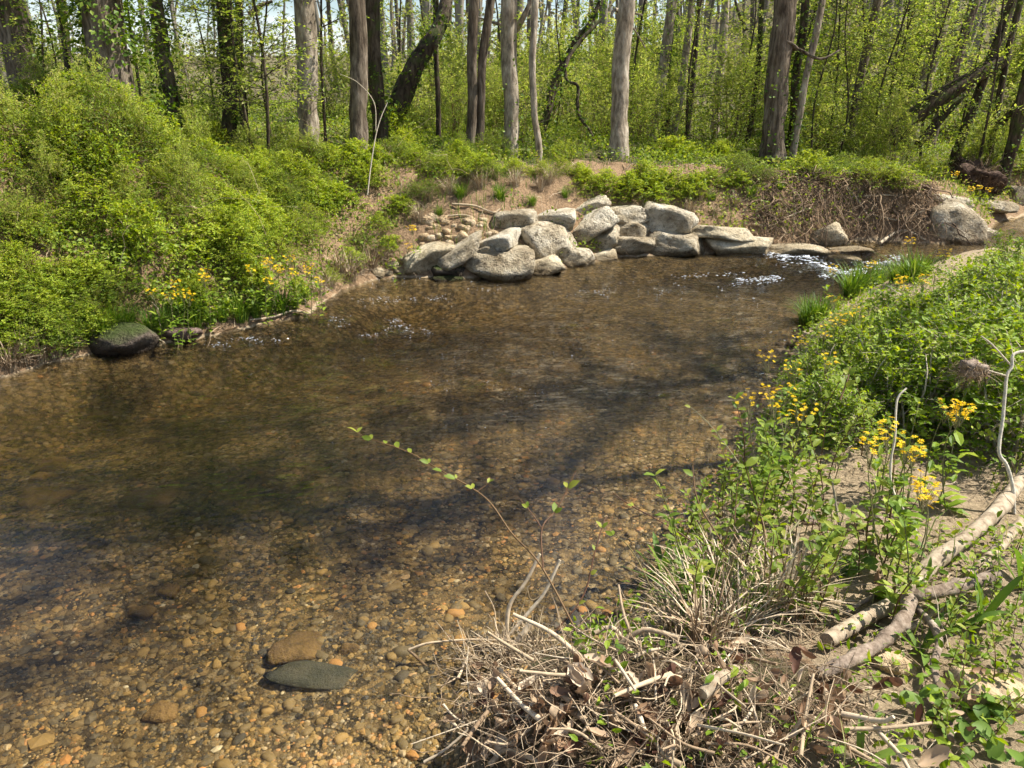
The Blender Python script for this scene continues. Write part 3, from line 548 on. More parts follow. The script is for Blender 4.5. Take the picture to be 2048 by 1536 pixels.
# ------------------------------------------------------------------ trees
CROWNS = []
for k in range(4):
    r = np.random.default_rng(70+k); mL, mS = MB(), MB(); nb_ = 26; R = 3.0
    hz = r.uniform(.0, 1, nb_)**.9; A = np.stack([np.zeros(nb_), np.zeros(nb_), hz*6.5], -1); th = r.uniform(0, 6.28, nb_)
    ln = R*(1-.6*hz)*r.uniform(.6, 1.15, nb_); D = norm(np.stack([np.cos(th), np.sin(th), r.uniform(.35, .9, nb_)], -1)); B = A+D*ln[:, None]
    strands(mS, A, B, .05*(1-.6*hz), sag=np.array((0, 0, -.15))+np.zeros((nb_, 3)), tint=.5, rng=r, seg=4, sides=5)
    i = np.repeat(np.arange(nb_), 6); f = r.uniform(.25, 1.05, len(i)); s = A[i]+D[i]*(ln[i]*f)[:, None]
    spray(mL, mS, s, norm(D[i]+r.normal(0, .8, (len(i), 3))), r.uniform(.5, 1.1, len(i)), 8, .11, r, tw=.006)
    CROWNS.append((mL, mS, mL.mesh('crown', M_wood, False)))
CR_MESH = {}
def crown_meshes(k, bark):
    key = (k, bark.name)
    if key not in CR_MESH: CR_MESH[key] = CROWNS[k][1].mesh('limbs', bark)
    return CROWNS[k][2], CR_MESH[key]
def tree(px0, py0, Y, tx, w, label, bark, height=13., ivy=0., wt=.8, bend=0., flare=.0, crown=True, group=None, via=None, limbs=(), crown_z=.55, seed=0, csc=.8, ivyhi=1.0):
    if Y is None: b_, zc = Tz(px0, py0)
    else:
        b_ = PY(px0, Y, 1.2); b_[2] = gz(b_[0], b_[1]); b_ = PY(px0, Y, b_[2]); zc = Y*ct-(b_[2]-CH)*st
    r0 = w*zc/F/2; rng = np.random.default_rng(seed+int(px0))
    tp = P(tx, 0, zc*1.0); sl_ = (tp-b_)/max(tp[2]-b_[2], .5); sl_[1] *= .25
    hs = np.array([-.15, .0, .25, .7, 1.4, 2.2, 3.2, 4.6, 6.5, 8.5, 10.5, height]); hs = hs[hs <= height]
    q = b_+sl_*np.where(hs < 4, hs, 4+(hs-4)*.55)[:, None]; q[:, 2] = b_[2]+hs
    wob = np.cumsum(rng.normal(0, .035, (len(hs), 2)), 0)*np.clip(hs, 0, 1)[:, None]*.7; wob[:3] = 0; q[:, :2] += wob+bend*np.sin(hs/height*3)[:, None]*np.array((1, .3))
    rad = r0*(1-(1-wt)*np.clip(hs/3.5, 0, 1))*(1-.75*np.clip((hs-3.5)/(height-3.5), 0, 1)); rad = rad*(1+flare*np.exp(-np.clip(hs+.1, 0, 9)/.16))
    o = empty('tree', tuple(b_), label, 'tree', group)
    qs = smooth_path(q, 5); rs = np.interp(np.linspace(0, 1, len(qs)), np.linspace(0, 1, len(rad)), rad)
    tube(MB(), qs, rs, 14, .5, .16, seed)
    mb = MB(); tube(mb, qs, rs, 14, .5, .18, seed+3); tko = mb.obj('trunk', bark, o, True, b_)
    for lp in limbs:
        mbl = MB(); tube(mbl, smooth_path([P(x, y, zc*f) for x, y, f, _ in lp], 4), np.interp(np.linspace(0, 1, (len(lp)-1)*4+1), np.linspace(0, 1, len(lp)), [l[3]*zc/F/2 for l in lp]), 7, .5, .15, seed)
        mbl.obj('limb', bark, tko, True, b_)
    if ivy > 0:
        n = int(ivy*3400); k = rng.integers(0, len(qs)-1, n); hh = rng.uniform(0, 1, n)**1.3*3.6*ivyhi
        kk = np.interp(hh, qs[:, 2]-b_[2], np.arange(len(qs))); ax = qs[np.clip(kk.astype(int), 0, len(qs)-1)]; rr_ = np.interp(hh, qs[:, 2]-b_[2], rs)
        ax = np.stack([np.interp(hh, qs[:, 2]-b_[2], qs[:, c]) for c in (0, 1, 2)], -1); a = rng.uniform(0, 6.28, n)
        out = np.stack([np.cos(a), np.sin(a), np.zeros(n)], -1); pos = ax+out*(rr_*1.02+rng.gamma(1.2, .06, n)*(.6+ivy*.5))[:, None]
        cl = n3(pos[:, 0]*3, pos[:, 1]*3, pos[:, 2]*2.2, seed+11) > -.25
        mv = MB(); leaves(mv, pos[cl], (out+rng.normal(0, .6, (n, 3))+np.array((0, 0, -.4)))[cl], (out*.8+np.array((0, 0, .7))+rng.normal(0, .35, (n, 3)))[cl], rng.uniform(.035, .075, cl.sum()), rng.beta(2, 2, cl.sum()), LEAF4, 1.4)
        mv.obj('ivy', M_ivy, tko, False, b_)
    if crown:
        k = rng.integers(0, 4); mc, ml = crown_meshes(int(k), bark); top = q[-1]-b_; cz = height*crown_z
        f = (cz-hs[0])/(height-hs[0]); ctr = np.array([np.interp(cz, hs, q[:, c]-b_[c]) for c in range(3)]); s = (height-cz)/7.4*csc
        for nm, me in (('crown', mc), ('limbs', ml)):
            c = link(nm, me, o); c.location = ctr; c.scale = (s, s, s); c.rotation_euler = (0, 0, rng.uniform(0, 6.28))
    return o
tree(75, 300, 11, 52, 60, 'thick ivy-draped trunk at the left edge', M_barkbr, ivy=.9, height=15)
tree(160, 300, 14, 150, 17, 'thin crooked tree between the two thick left trunks', M_barkdk, height=10, bend=.15, csc=.6)
tree(243, 300, 9.4, 240, 78, 'thickest trunk heavily wrapped in ivy, on the left', M_barkbr, ivy=2.6, height=16)
tree(357, 280, 12, 333, 30, 'slanting ivy-spotted tree right of the thickest trunk', M_barkbr, ivy=.6, csc=.6)
tree(458, 280, 12, 460, 31, 'dark trunk with leafy vines left of centre-left', M_barkdk, ivy=.5, csc=.6)
tree(490, 280, 14, 498, 17, 'thin trunk close beside the dark viny trunk', M_barkbr, height=11, limbs=[[(498, 30, 1, 12), (520, 12, 1, 9), (545, 2, 1, 6)]], csc=.6)
tree(620, 280, 12, 622, 41, 'straight clean grey-brown trunk rising from the left thicket', M_barkgr, height=16, wt=.95)
tree(716, 268, 11.4, 740, 38, 'brown tree left of the pair behind it, by the thicket end', M_barkbr, wt=.75, flare=.2, height=14)
tree(762, 260, 12.6, 766, 32, 'rough brown trunk with hanging bark next to the leaning tree', M_barkdk, ivy=.25, wt=.9)
tree(1020, 318, None, 1024, 31, 'sunlit grey trunk left of the slim grey tree on the bank', M_barkgr, height=16, wt=.95, flare=.12, ivy=.08, limbs=[[(1030, 60, 1, 16), (1046, 36, .98, 12), (1062, 0, .97, 9)], [(1012, 52, 1, 7), (985, 45, 1.02, 5), (950, 32, 1.03, 3)]], csc=.9)
tree(1077, 328, None, 1080, 13.5, 'slim straight grey tree beside the sunlit grey trunk', M_barkgr, height=13, wt=.9, csc=.5)
tree(1235, 322, None, 1247, 37, 'lone pale trunk with flared foot above the boulder wall', M_barkgr, height=16, wt=.72, flare=.35, limbs=[[(1240, 22, 1, 9), (1228, 20, .96, 7), (1222, 34, .95, 4)], [(1246, 22, 1, 6), (1285, 30, .98, 3)], [(1246, 40, 1, 6), (1268, 58, 1.0, 4), (1290, 95, 1.02, 3)]], csc=1.0)
tree(1542, 332, None, 1535, 46, 'large dark trunk with flared roots at the eroded bank', M_barkbr, height=17, wt=.82, flare=.45, ivy=.12, limbs=[[(1550, 98, 1, 11), (1572, 104, .98, 9), (1595, 98, .96, 7), (1640, 118, .95, 5), (1680, 100, .95, 3)], [(1594, 98, .96, 8), (1580, 86, .95, 6), (1560, 80, .95, 3)]], csc=.75, crown_z=.68)
tree(1573, 305, 14, 1563, 17, 'second trunk close behind the large flared trunk', M_barkdk, ivy=.3, csc=.6)
tree(1580, 300, 13.6, 1612, 14, 'thin slanting stem right of the large flared trunk', M_barkgr, height=11, csc=.6, ivy=.1)
tree(938, 270, 13, 966, 20, 'left stem of the crossing pair of slender trees', M_barkbr, csc=.6, wt=.9)
tree(957, 270, 13.1, 984, 17, 'right stem of the crossing pair of slender trees', M_barkbr, csc=.6, wt=.9)
tree(879, 265, 14, 866, 11, 'very thin dark tree right of the leaning tree', M_barkdk, height=9, csc=.5)
tree(1300, 250, 17, 1326, 21, 'slender grey tree, left of the group of four behind the pale trunk', M_barkgr, csc=.6, ivy=.15)
tree(1328, 250, 17.5, 1336, 21, 'dark slender tree, second in the group of four', M_barkdk, csc=.6, ivy=.2)
tree(1345, 250, 18, 1367, 15, 'slanting slender tree, third in the group of four', M_barkgr, csc=.6)
tree(1372, 250, 18.5, 1380, 11, 'thinnest dark tree, right of the group of four', M_barkdk, csc=.6)
tree(1428, 240, 22, 1432, 18, 'pale distant tree in the open gap left of the large flared trunk', M_barkgr, csc=.6)
tree(1490, 250, 18, 1496, 11, 'thin dark tree just left of the large flared trunk', M_barkdk, csc=.6, limbs=[[(1493, 60, 1, 9), (1478, 25, 1, 7), (1470, 0, 1, 5)]])
tree(1694, 262, 17, 1732, 17, 'slanting brown tree in the leafy right-hand woods', M_barkbr, csc=.6)
tree(1816, 250, 18, 1851, 28, 'tall slanting grey tree left of the fallen leaning log', M_barkgr, csc=.6, ivy=.2)
tree(1856, 250, 18.5, 1895, 22, 'tall slanting tree directly behind the leaning log', M_barkbr, csc=.6, ivy=.15)
tree(1902, 285, 15.5, 1968, 19, 'slanting dark tree crossing behind the leaning log tip', M_barkdk, csc=.6, ivy=.1)
tree(2001, 326, 14.4, 2017, 26, 'forked dark tree at the right edge', M_barkdk, height=13, wt=.85, limbs=[[(2003, 245, 1, 15), (2028, 215, .98, 13), (2050, 178, .97, 10), (2075, 120, .97, 8)]], ivy=.2)
tree(1974, 312, 15.2, 1990, 13, 'thin dark stem left of the forked right-edge tree', M_barkdk, height=9, csc=.5)
def bank_tree(x, y, label, seed, cz=8.3, cs=1.05):                          # trees of the near bank just outside the right edge; their shade lies on the water
    o = empty('tree', (x, y, gz(x, y)), label, 'tree'); r = np.random.default_rng(seed); hs = np.array([-.2, 0, .4, 2, 5, 9, 13, 18.]); q = np.stack([np.cumsum(r.normal(0, .08, 8)), np.cumsum(r.normal(0, .08, 8)), hs], -1)
    qs = smooth_path(q, 4); tube(mb := MB(), qs, np.linspace(.13, .03, len(qs)), 12, .5, .18, seed); mb.obj('trunk', M_barkbr, o)
    for k in (0, 1):
        mc, ml = crown_meshes((seed+k) % 4, M_barkbr)
        for nm, me in (('crown', mc), ('limbs', ml)): c = link(nm, me, o); c.location = (0, 0, cz+.8*k); c.scale = (cs, cs, cs); c.rotation_euler = (0, 0, seed+k*2.2)
bank_tree(8.6, 7.2, 'tall tree on the near bank just beyond the right edge', 2, 8.0, 1.1)
bank_tree(7.4, 5.3, 'tall high-crowned tree on the near bank beside the viewer, out of frame', 5, 9.6, .85)
# leaning ivy tree, leaning fallen logs, hanging vine
def lean(name, pts, bark, label, cat, ivy=0, n=12, seed=0):
    b_ = P(*pts[0][:3]); mb = MB(); q = smooth_path([P(x, y, z) for x, y, z, _ in pts], 6)
    rs = np.interp(np.linspace(0, 1, len(q)), np.linspace(0, 1, len(pts)), [p[3]*p[2]/F/2 for p in pts]); tube(mb, q, rs, n, .5, .2, seed)
    o = empty(name, tuple(b_), label, cat); mb.obj('trunk', bark, o, True, b_)
    if ivy:
        r = np.random.default_rng(seed); k = r.integers(2, len(q), ivy); a = norm(r.normal(0, 1, (ivy, 3))); pos = q[k]+a*(rs[k]*1.05+r.gamma(1.2, .06, ivy))[:, None]
        mv = MB(); leaves(mv, pos, a+r.normal(0, .5, (ivy, 3)), a+np.array((0, 0, .8)), r.uniform(.04, .08, ivy), r.beta(2, 2, ivy), LEAF4, 1.3); mv.obj('ivy', M_ivy, o, False, b_)
    return o
lean('tree', [(778, 262, 12.6, 42), (795, 215, 12.5, 40), (820, 150, 12.4, 38), (846, 105, 12.4, 36), (872, 66, 12.5, 30), (890, 20, 12.7, 26), (900, -60, 13, 22), (905, -220, 13.4, 15)], M_barkdk, 'dark ivy-grown tree leaning right beside the rough brown trunk', 'tree', 900, seed=5)
lean('fallen_log', [(1778, 276, 14.6, 36), (1850, 215, 14.5, 36), (1930, 165, 14.4, 32), (2003, 122, 14.3, 28)], M_barkdk, 'fallen mossy log leaning up to the forked tree', 'log', 150, seed=6)
lean('fallen_log', [(1835, 290, 14.8, 17), (1880, 238, 14.8, 17), (1925, 190, 14.8, 15), (1960, 150, 14.8, 13)], M_barkdk, 'thinner dark log propped under the leaning log', 'log', seed=7)
lean('tree', [(1070, 300, 14.5, 22), (1092, 232, 14.5, 18), (1112, 160, 14.5, 15), (1150, 85, 14.4, 13), (1185, 40, 14.4, 11), (1215, -40, 14.4, 9)], M_barkdk, 'slanting vine-covered tree behind the slim grey tree', 'tree', 900, seed=8)
lean('vine', [(1200, 40, 14, 6), (1150, 95, 13.9, 9), (1132, 130, 13.8, 8), (1134, 160, 13.8, 6), (1156, 172, 13.8, 7), (1155, 205, 13.8, 7), (1160, 235, 13.8, 7), (1180, 262, 13.8, 5), (1192, 290, 13.8, 4)], M_barkdk, 'dark twisting vine hanging left of the lone pale trunk', 'vine', 260, 6, seed=9)
# ------------------------------------------------------------------ far woods and hillside (one mass)
r = np.random.default_rng(90); n = 330; fy = r.uniform(27, 80, n); fx = r.uniform(-.75, .78, n)*fy; keep = (fx/fy > -.2) | (r.uniform(0, 1, n) < .35)
fx, fy = fx[keep], fy[keep]; n = len(fx); fz = ground(fx, fy); A = np.stack([fx, fy, fz-.2], -1); B = A+np.stack([r.normal(0, .8, n), r.normal(0, .4, n), r.uniform(8, 14, n)], -1)
mb = MB(); strands(mb, A, B, r.uniform(.07, .2, n), tint=r.uniform(.2, .8, n), wob=.12, rng=r, seg=5, sides=6)
M_fart = tintmat('far_bark', [(0, (.09, .075, .055)), (1, (.30, .27, .22))], .95, .1, 0, 0, 2)
kind(mb.obj('far_trunks', M_fart), 'stuff', 'grey brown trunks of the distant woods on the slope', 'woods')
n = 46000; fy = r.uniform(24, 85, n); fx = r.uniform(-.75, .8, n)*fy; u = fx/fy; keep = (u > -.22+.06*n2(fy*.3, fx*.1, 3)) | (r.uniform(0, 1, n) < .55)
fx, fy = fx[keep], fy[keep]; n = len(fx); hgt = r.uniform(0, 1, n)**1.15*np.where(fx/fy > .12, 10, np.where(fx/fy > -.2, 5.5, 3.2)); cl = n3(fx*.45, fy*.45, hgt*.55, 17)+.5*n3(fx*1.3, fy*1.3, hgt*1.5, 18) > -.12
fx, fy, hgt = fx[cl], fy[cl], hgt[cl]; n = len(fx); pos = np.stack([fx, fy, ground(fx, fy)+hgt], -1)
tt = np.clip(.5+.35*n3(fx*.12, fy*.12, hgt*.1, 19)+r.normal(0, .16, n)+.15*np.clip(fx/fy, -1, 1), 0, 1)
mb = MB(); leaves(mb, pos, rand_dirs(r, n), rand_dirs(r, n, .7), r.uniform(.10, .26, n)*(fy/40), tt, LEAF4, 1.2)
kind(mb.obj('far_woods', M_far), 'stuff', 'distant tan and pale green spring foliage filling the woods', 'woods')
# ------------------------------------------------------------------ woodland shrubs and saplings
SHRUB = [make_bush(100+k, 1.0, 1.7, 330, 13, .055, .45, 16, ml=M_wood, ms=M_twig) for k in range(4)]
SAPL = []
for k in range(4):
    r = np.random.default_rng(120+k); mL, mS = MB(), MB(); Hs = 5.0; nb_ = 46
    st_ = smooth_path([(0, 0, -.1), (r.normal(0, .08), r.normal(0, .08), 1.5), (r.normal(0, .2), r.normal(0, .2), 3.3), (r.normal(0, .35), r.normal(0, .35), 5.2)], 5); tube(mS, st_, np.linspace(.028, .008, len(st_)), 6, .35)
    hz = r.uniform(.7, 5., nb_); A = np.stack([np.interp(hz, st_[:, 2], st_[:, c]) for c in range(3)], -1); th = r.uniform(0, 6.28, nb_); D = norm(np.stack([np.cos(th), np.sin(th), r.uniform(.0, .6, nb_)], -1)); ln = r.uniform(.5, 1.25, nb_)*(1.1-.12*hz)
    strands(mS, A, A+D*ln[:, None], .007, tint=.3, rng=r, seg=3)
    i = np.repeat(np.arange(nb_), 5); f = r.uniform(.2, 1.0, len(i)); s = A[i]+D[i]*(ln[i]*f)[:, None]; spray(mL, mS, s, norm(D[i]+r.normal(0, .6, (len(i), 3))), r.uniform(.25, .5, len(i)), 9, .065, r, tw=.003)
    SAPL.append((mL.mesh('foliage', M_wood, False), mS.mesh('stems', M_barkdk)))
rs = random.Random(11)
def wood_ok(px, Y): return True
def put(pxr, Yr, n, kinds, scr, name, label, cat, group, rnd=rs, thin_left=0):
    c = 0; tries = 0
    while c < n and tries < n*20:
        tries += 1; px = rnd.uniform(*pxr); Y = rnd.uniform(*Yr)
        if px < 660 and rnd.random() < thin_left: continue
        p = PY(px, Y, 1.2); g = gz(p[0], p[1])
        if g < .45: continue
        zn = 'left woods' if px < 640 else 'woods behind the leaning tree' if px < 1000 else 'woods behind the lone pale trunk' if px < 1300 else 'woods behind the group of four' if px < 1540 else 'right-hand woods'
        s = rnd.uniform(*scr); place(name, kinds[rnd.randrange(len(kinds))], PART, (p[0], p[1], g), rnd.uniform(0, 6.28), (s, s, s*rnd.uniform(.8, 1.15)), label+', '+zn, cat, group+', '+zn); c += 1
put((-60, 2120), (14.5, 20), 34, SHRUB, (.55, 1.0), 'shrub', 'leafy spring shrub on the woodland floor', 'shrub', 'shrubs on the woodland floor', thin_left=.5)
put((880, 2150), (20, 30), 26, SHRUB, (1.0, 1.7), 'shrub', 'taller pale green shrub far back', 'shrub', 'tall shrubs deep in the woods')
put((700, 2140), (14.5, 23), 26, SAPL, (.7, 1.15), 'sapling', 'slim sapling with sprays of pale green leaves', 'sapling', 'saplings in the woods')
put((1560, 2140), (17, 23), 10, SAPL, (.8, 1.2), 'sapling', 'dense-leaved slim sapling far back', 'sapling', 'saplings in the dense right-hand woods')
put((-40, 660), (10.5, 16), 17, SAPL, (.65, .95), 'sapling', 'slim sapling with thin leaves against the sky', 'sapling', 'saplings against the sky on the left')
# ------------------------------------------------------------------ left bank thicket
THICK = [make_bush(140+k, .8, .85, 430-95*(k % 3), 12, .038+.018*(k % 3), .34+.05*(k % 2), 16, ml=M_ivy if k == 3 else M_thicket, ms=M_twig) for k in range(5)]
def along(pl, s0, s1): pass
rs = random.Random(21); cnt = 0
ZONE = ((-200, 130, 'under the trunk at the left edge'), (130, 300, 'under the thickest ivy trunk'), (300, 420, 'under the slanting ivy-spotted tree'), (420, 560, 'under the dark viny trunk'), (560, 680, 'under the clean grey-brown trunk'), (680, 800, 'under the brown tree pair'), (800, 900, 'below the leaning ivy tree'), (900, 1200, 'left of the sunlit grey trunk'))
for px in range(-70, 1010, 50):
    for d in (.28, .6, 1.05, 1.6, 2.2, 2.9, 3.7):
        pj = px+rs.uniform(-26, 26); dj = d+rs.uniform(-.2, .2)
        b0 = np.array([np.interp(pj, [q[0] for q in Lpx], [PZ(q[0], q[1])[c] for q in Lpx]) for c in (0, 1)])
        # step inland, away from the water, along the local bank normal
        b1 = np.array([np.interp(pj+30, [q[0] for q in Lpx], [PZ(q[0], q[1])[c] for q in Lpx]) for c in (0, 1)]); t_ = norm(b1-b0); nrm_ = np.array((-t_[1], t_[0])); p = b0+nrm_*dj
        if pj > 640 and d < .8: continue
        if pj > 740 and d < 1.5: continue
        if pj > 800 and d < 2.1: continue
        zn = [z[2] for z in ZONE if z[0] <= pj < z[1]][0]; row = 'at the water edge' if d < .5 else 'low on the slope' if d < 1.2 else 'halfway up the bank' if d < 2 else 'at the top of the bank' if d < 3.2 else 'behind the bank top'
        s = np.interp(d, [.28, .6, 1, 1.6, 2.5, 4], [.26, .40, .50, .60, .66, .66])*rs.choice((.5, .7, .9, 1.0, 1.15))*np.interp(pj, [0, 300, 700, 1000], [1.05, 1.0, .9, .6])
        if d > .5 and rs.random() < .2: continue
        g = gz(p[0], p[1]); cnt += 1
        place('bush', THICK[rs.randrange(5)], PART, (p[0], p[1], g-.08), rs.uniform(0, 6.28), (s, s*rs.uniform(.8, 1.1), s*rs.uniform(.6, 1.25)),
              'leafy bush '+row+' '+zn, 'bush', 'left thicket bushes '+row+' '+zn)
rs = random.Random(24)
for px, py, s in [(20, 300, .42), (90, 250, .4), (150, 330, .36), (210, 280, .4), (280, 330, .36), (330, 290, .4), (390, 330, .34), (440, 300, .38), (500, 330, .34), (560, 310, .36), (620, 330, .34), (110, 420, .3), (250, 430, .3), (380, 420, .3), (500, 420, .28), (40, 480, .26)]:
    p = T(px, py); place('shrub', SHRUB[rs.randrange(4)], PART, (p[0], p[1], p[2]-.05), rs.uniform(0, 6.28), (s, s, s*rs.uniform(.8, 1.3)), 'loose taller shrub sticking out of the left thicket', 'shrub', 'loose shrubs in the left thicket')
rs = random.Random(23)
for px in range(470, 870, 40):
    for py in range(300, 545, 30):
        if py > 505-(px-560)*.62: continue
        x_, y_ = px+rs.uniform(-16, 16), py+rs.uniform(-12, 12); p = T(x_, y_); s = rs.uniform(.34, .5)
        if p[1] > 11.5 or rs.random() < .15: continue
        place('bush', THICK[rs.randrange(5)], PART, (p[0], p[1], p[2]-.05), rs.uniform(0, 6.28), (s, s, s*.85), 'sunlit low bush on the slope between the thicket and the boulders', 'bush', 'low bushes between thicket and boulders')
rs = random.Random(22)
for px in range(-20, 240, 38):
    for py in (575, 610, 645, 680):
        if py > 700-px*.1: continue
        p = T(px+rs.uniform(-14, 14), py+rs.uniform(-12, 12)); s = rs.uniform(.26, .4); place('bush', THICK[rs.randrange(5)], PART, (p[0], p[1], p[2]-.05), rs.uniform(0, 6.28), (s, s, s*.8), 'low shaded bush near the mossy boulder on the lower left bank', 'bush', 'low bushes near the mossy boulder')
for px, py, s in [(870, 345, .4), (920, 352, .36), (975, 350, .36), (1030, 345, .34), (1085, 350, .34), (1120, 345, .36), (1420, 365, .34), (1470, 368, .34), (1520, 362, .36), (1370, 392, .3), (860, 385, .3), (800, 420, .34), (760, 455, .34), (720, 490, .3), (700, 520, .28), (830, 395, .34), (780, 490, .24), (660, 560, .26)]:
    p = T(px, py); place('bush', THICK[rs.randrange(5)], PART, (p[0], p[1], p[2]-.04), rs.uniform(0, 6.28), (s, s, s*.7), 'small low bush at the rim of the bare sandy bank', 'bush', 'small bushes at the bare bank rim')
for px, py, s in [(1170, 372, .5), (1215, 378, .55), (1260, 385, .55), (1300, 380, .5), (1340, 372, .5), (1390, 372, .42), (1290, 355, .5), (1160, 350, .4)]:
    p = T(px, py+12); place('bush', THICK[rs.randrange(5)], PART, (p[0], p[1]+.1, p[2]-.05), rs.uniform(0, 6.28), (s, s, s*.75), 'bright yellow-green low bush spilling over the top of the boulder wall', 'bush', 'low bushes on top of the boulder wall')
for px, py, s in [(1480, 345, .5), (1620, 350, .6), (1680, 352, .6), (1740, 358, .55), (1790, 370, .5), (1580, 330, .6), (1700, 325, .7), (1850, 350, .6), (1950, 330, .7), (2040, 340, .8), (1440, 325, .6), (1350, 318, .6), (1130, 320, .5), (960, 345, .45), (900, 350, .5)]:
    p = T(px, py); place('bush', THICK[rs.randrange(5)], PART, (p[0], p[1], p[2]-.05), rs.uniform(0, 6.28), (s, s, s*.7), 'low green bush on the flat bank top among the trees', 'bush', 'low bushes on the bank top')
# ground cover and grass on the bank top and woods floor
r = np.random.default_rng(31); n = 52000; cy = 7+r.uniform(0, 1, n)**1.6*22; cx = r.uniform(-.8, .82, n)*(cy+1)
dl, _, w_ = near(Lp, cx, cy); dr, _, _ = near(Rp, cx, cy); cl = fbm(cx*.9, cy*.9, 44, 3)
u_ = cx/cy; bare = (dl < w_*1.15) & (u_ > -.19)
rub_ = (u_ > -.15) & (u_ < .0) & (dl < 1.1)
ok = (~inside(cx, cy)) & (dl < dr) & (dl > .06) & (~rub_) & (np.where(bare, cl > .02, cl > -.75)); cx, cy = cx[ok], cy[ok]; n = len(cx); cz = ground(cx, cy)
i = np.repeat(np.arange(n), 5); m_ = len(i); hh = r.uniform(.02, .2, m_); pos = np.stack([cx[i]+r.normal(0, .05, m_), cy[i]+r.normal(0, .05, m_), cz[i]+hh], -1)
mb = MB(); leaves(mb, pos, rand_dirs(r, m_), rand_dirs(r, m_, 1.2), r.uniform(.018, .046, m_)*(1+.03*cy[i]), np.clip(r.beta(2, 2, m_)+.2*fbm(cx*.6, cy*.6, 8)[i], 0, 1), LEAF4, 1.1)
kind(mb.obj('ground_cover', M_cover), 'stuff', 'low leafy ground cover spread over the far bank and woods floor', 'ground cover')
def grass_blades(mb, x, y, h, r, lean_=.5, wdt=.004, tlo=.1, thi=.9):
    n = len(x); z = ground(x, y); a = r.uniform(0, 6.28, n); L = h*r.uniform(.5, 1.2, n); le = r.uniform(.1, lean_, n)
    d = np.stack([np.cos(a), np.sin(a), np.zeros(n)], -1); sd = np.stack([-np.sin(a), np.cos(a), np.zeros(n)], -1)*wdt
    b0 = np.stack([x, y, z-.01], -1); m1 = b0+d*(L*le*.35)[:, None]+np.array((0, 0, 1))*(L*.6)[:, None]; tp = b0+d*(L*le)[:, None]+np.array((0, 0, 1))*(L*(1-.4*le))[:, None]
    V = np.stack([b0-sd, b0+sd, m1+sd*.8, m1-sd*.8, tp], 1).reshape(-1, 3); k = np.arange(n)[:, None]*5; ti = np.repeat(r.uniform(tlo, thi, n), 5)
    b_ = mb.n; mb.add(V, np.hstack([k, k+1, k+2, k+3]), ti); mb.F.append(np.hstack([k+3, k+2, k+4])+b_); return mb
n = 26000; cy = 7+r.uniform(0, 1, n)**1.4*12; cx = r.uniform(-.8, .82, n)*(cy+1); dl, _, w_ = near(Lp, cx, cy); dr, _, _ = near(Rp, cx, cy)
ok = (~inside(cx, cy)) & (dl < dr) & (dl > .1) & (fbm(cx*.8, cy*.8, 61, 3) > np.where((dl < w_) & (cx/cy > -.14), .35, -.2)); cx, cy = cx[ok], cy[ok]
mb = MB(); grass_blades(mb, cx, cy, .22, r, .8); kind(mb.obj('bank_grass', M_grass, None, False), 'stuff', 'thin grass growing over the far bank', 'grass')
# ------------------------------------------------------------------ left bank edge: tufts, roots, dead brush
def make_tuft(seed, n, h, spread, wdt=.004, mat=None, tlo=.1, thi=.8, le=.9):
    r = np.random.default_rng(seed); a = r.uniform(0, 6.28, n); d = np.stack([np.cos(a), np.sin(a), np.zeros(n)], -1); sd = np.stack([-np.sin(a), np.cos(a), np.zeros(n)], -1)*wdt
    L = h*r.uniform(.45, 1.15, n); l_ = r.uniform(.1, le, n); b0 = d*(r.uniform(0, spread, n))[:, None]+r.normal(0, spread*.3, (n, 3))*np.array((1, 1, 0)); b0[:, 2] = -.02
    pts = [b0+d*(L*l_*f*f)[:, None]+np.array((0, 0, 1))*(L*(f-.45*l_*f*f))[:, None] for f in (0, .4, .75, 1)]
    V = np.stack([pts[0]-sd, pts[0]+sd, pts[1]-sd*1.1, pts[1]+sd*1.1, pts[2]-sd*.8, pts[2]+sd*.8, pts[3]], 1).reshape(-1, 3); k = np.arange(n)[:, None]*7
    mb = MB(); mb.add(V, np.vstack([np.hstack([k, k+1, k+3, k+2]), np.hstack([k+2, k+3, k+5, k+4])]), np.repeat(r.uniform(tlo, thi, n), 7)); mb.F.append(np.hstack([k+4, k+5, k+6])); return mb.mesh('blades', mat or M_grass, False)
TUFT = [make_tuft(k, 130, .34, .07) for k in range(4)]; DTUFT = [make_tuft(20+k, 110, .36, .06, .003, M_straw, .2, 1, 1.1) for k in range(3)]
rs = random.Random(5)
def scatter_px(lst, meshes, name, label, cat, group, scr=(.7, 1.2), part='blades'):
    for px, py in lst:
        p = T(px, py); s = rs.uniform(*scr); o = empty(name, (p[0], p[1], p[2]), label, cat, group, rs.uniform(0, 6.28), s); link(part, meshes[rs.randrange(len(meshes))], o)
scatter_px([(rs.uniform(110, 620), 0) for _ in range(0)], TUFT, 'grass_tuft', '', '', '')
LT = [(150, 690), (180, 680), (205, 672), (130, 700), (260, 650), (300, 665), (330, 660), (390, 655), (420, 648), (445, 640), (480, 640), (510, 632), (540, 625), (565, 622), (590, 615), (605, 605), (400, 625), (460, 615), (360, 630), (230, 655), (170, 655), (520, 610)]
scatter_px(LT, TUFT, 'grass_tuft', 'green grass tuft on the left bank at the water edge', 'grass tuft', 'grass tufts along the left water edge', (.5, .95))
scatter_px([(20, 740), (50, 728), (85, 722), (40, 705), (110, 712), (700, 560), (660, 575), (720, 545), (745, 540), (680, 545), (770, 520), (640, 590)], DTUFT, 'dry_grass_tuft', 'dry straw-coloured grass tuft by the left water edge', 'grass tuft', 'dry grass tufts along the left water edge', (.7, 1.2))
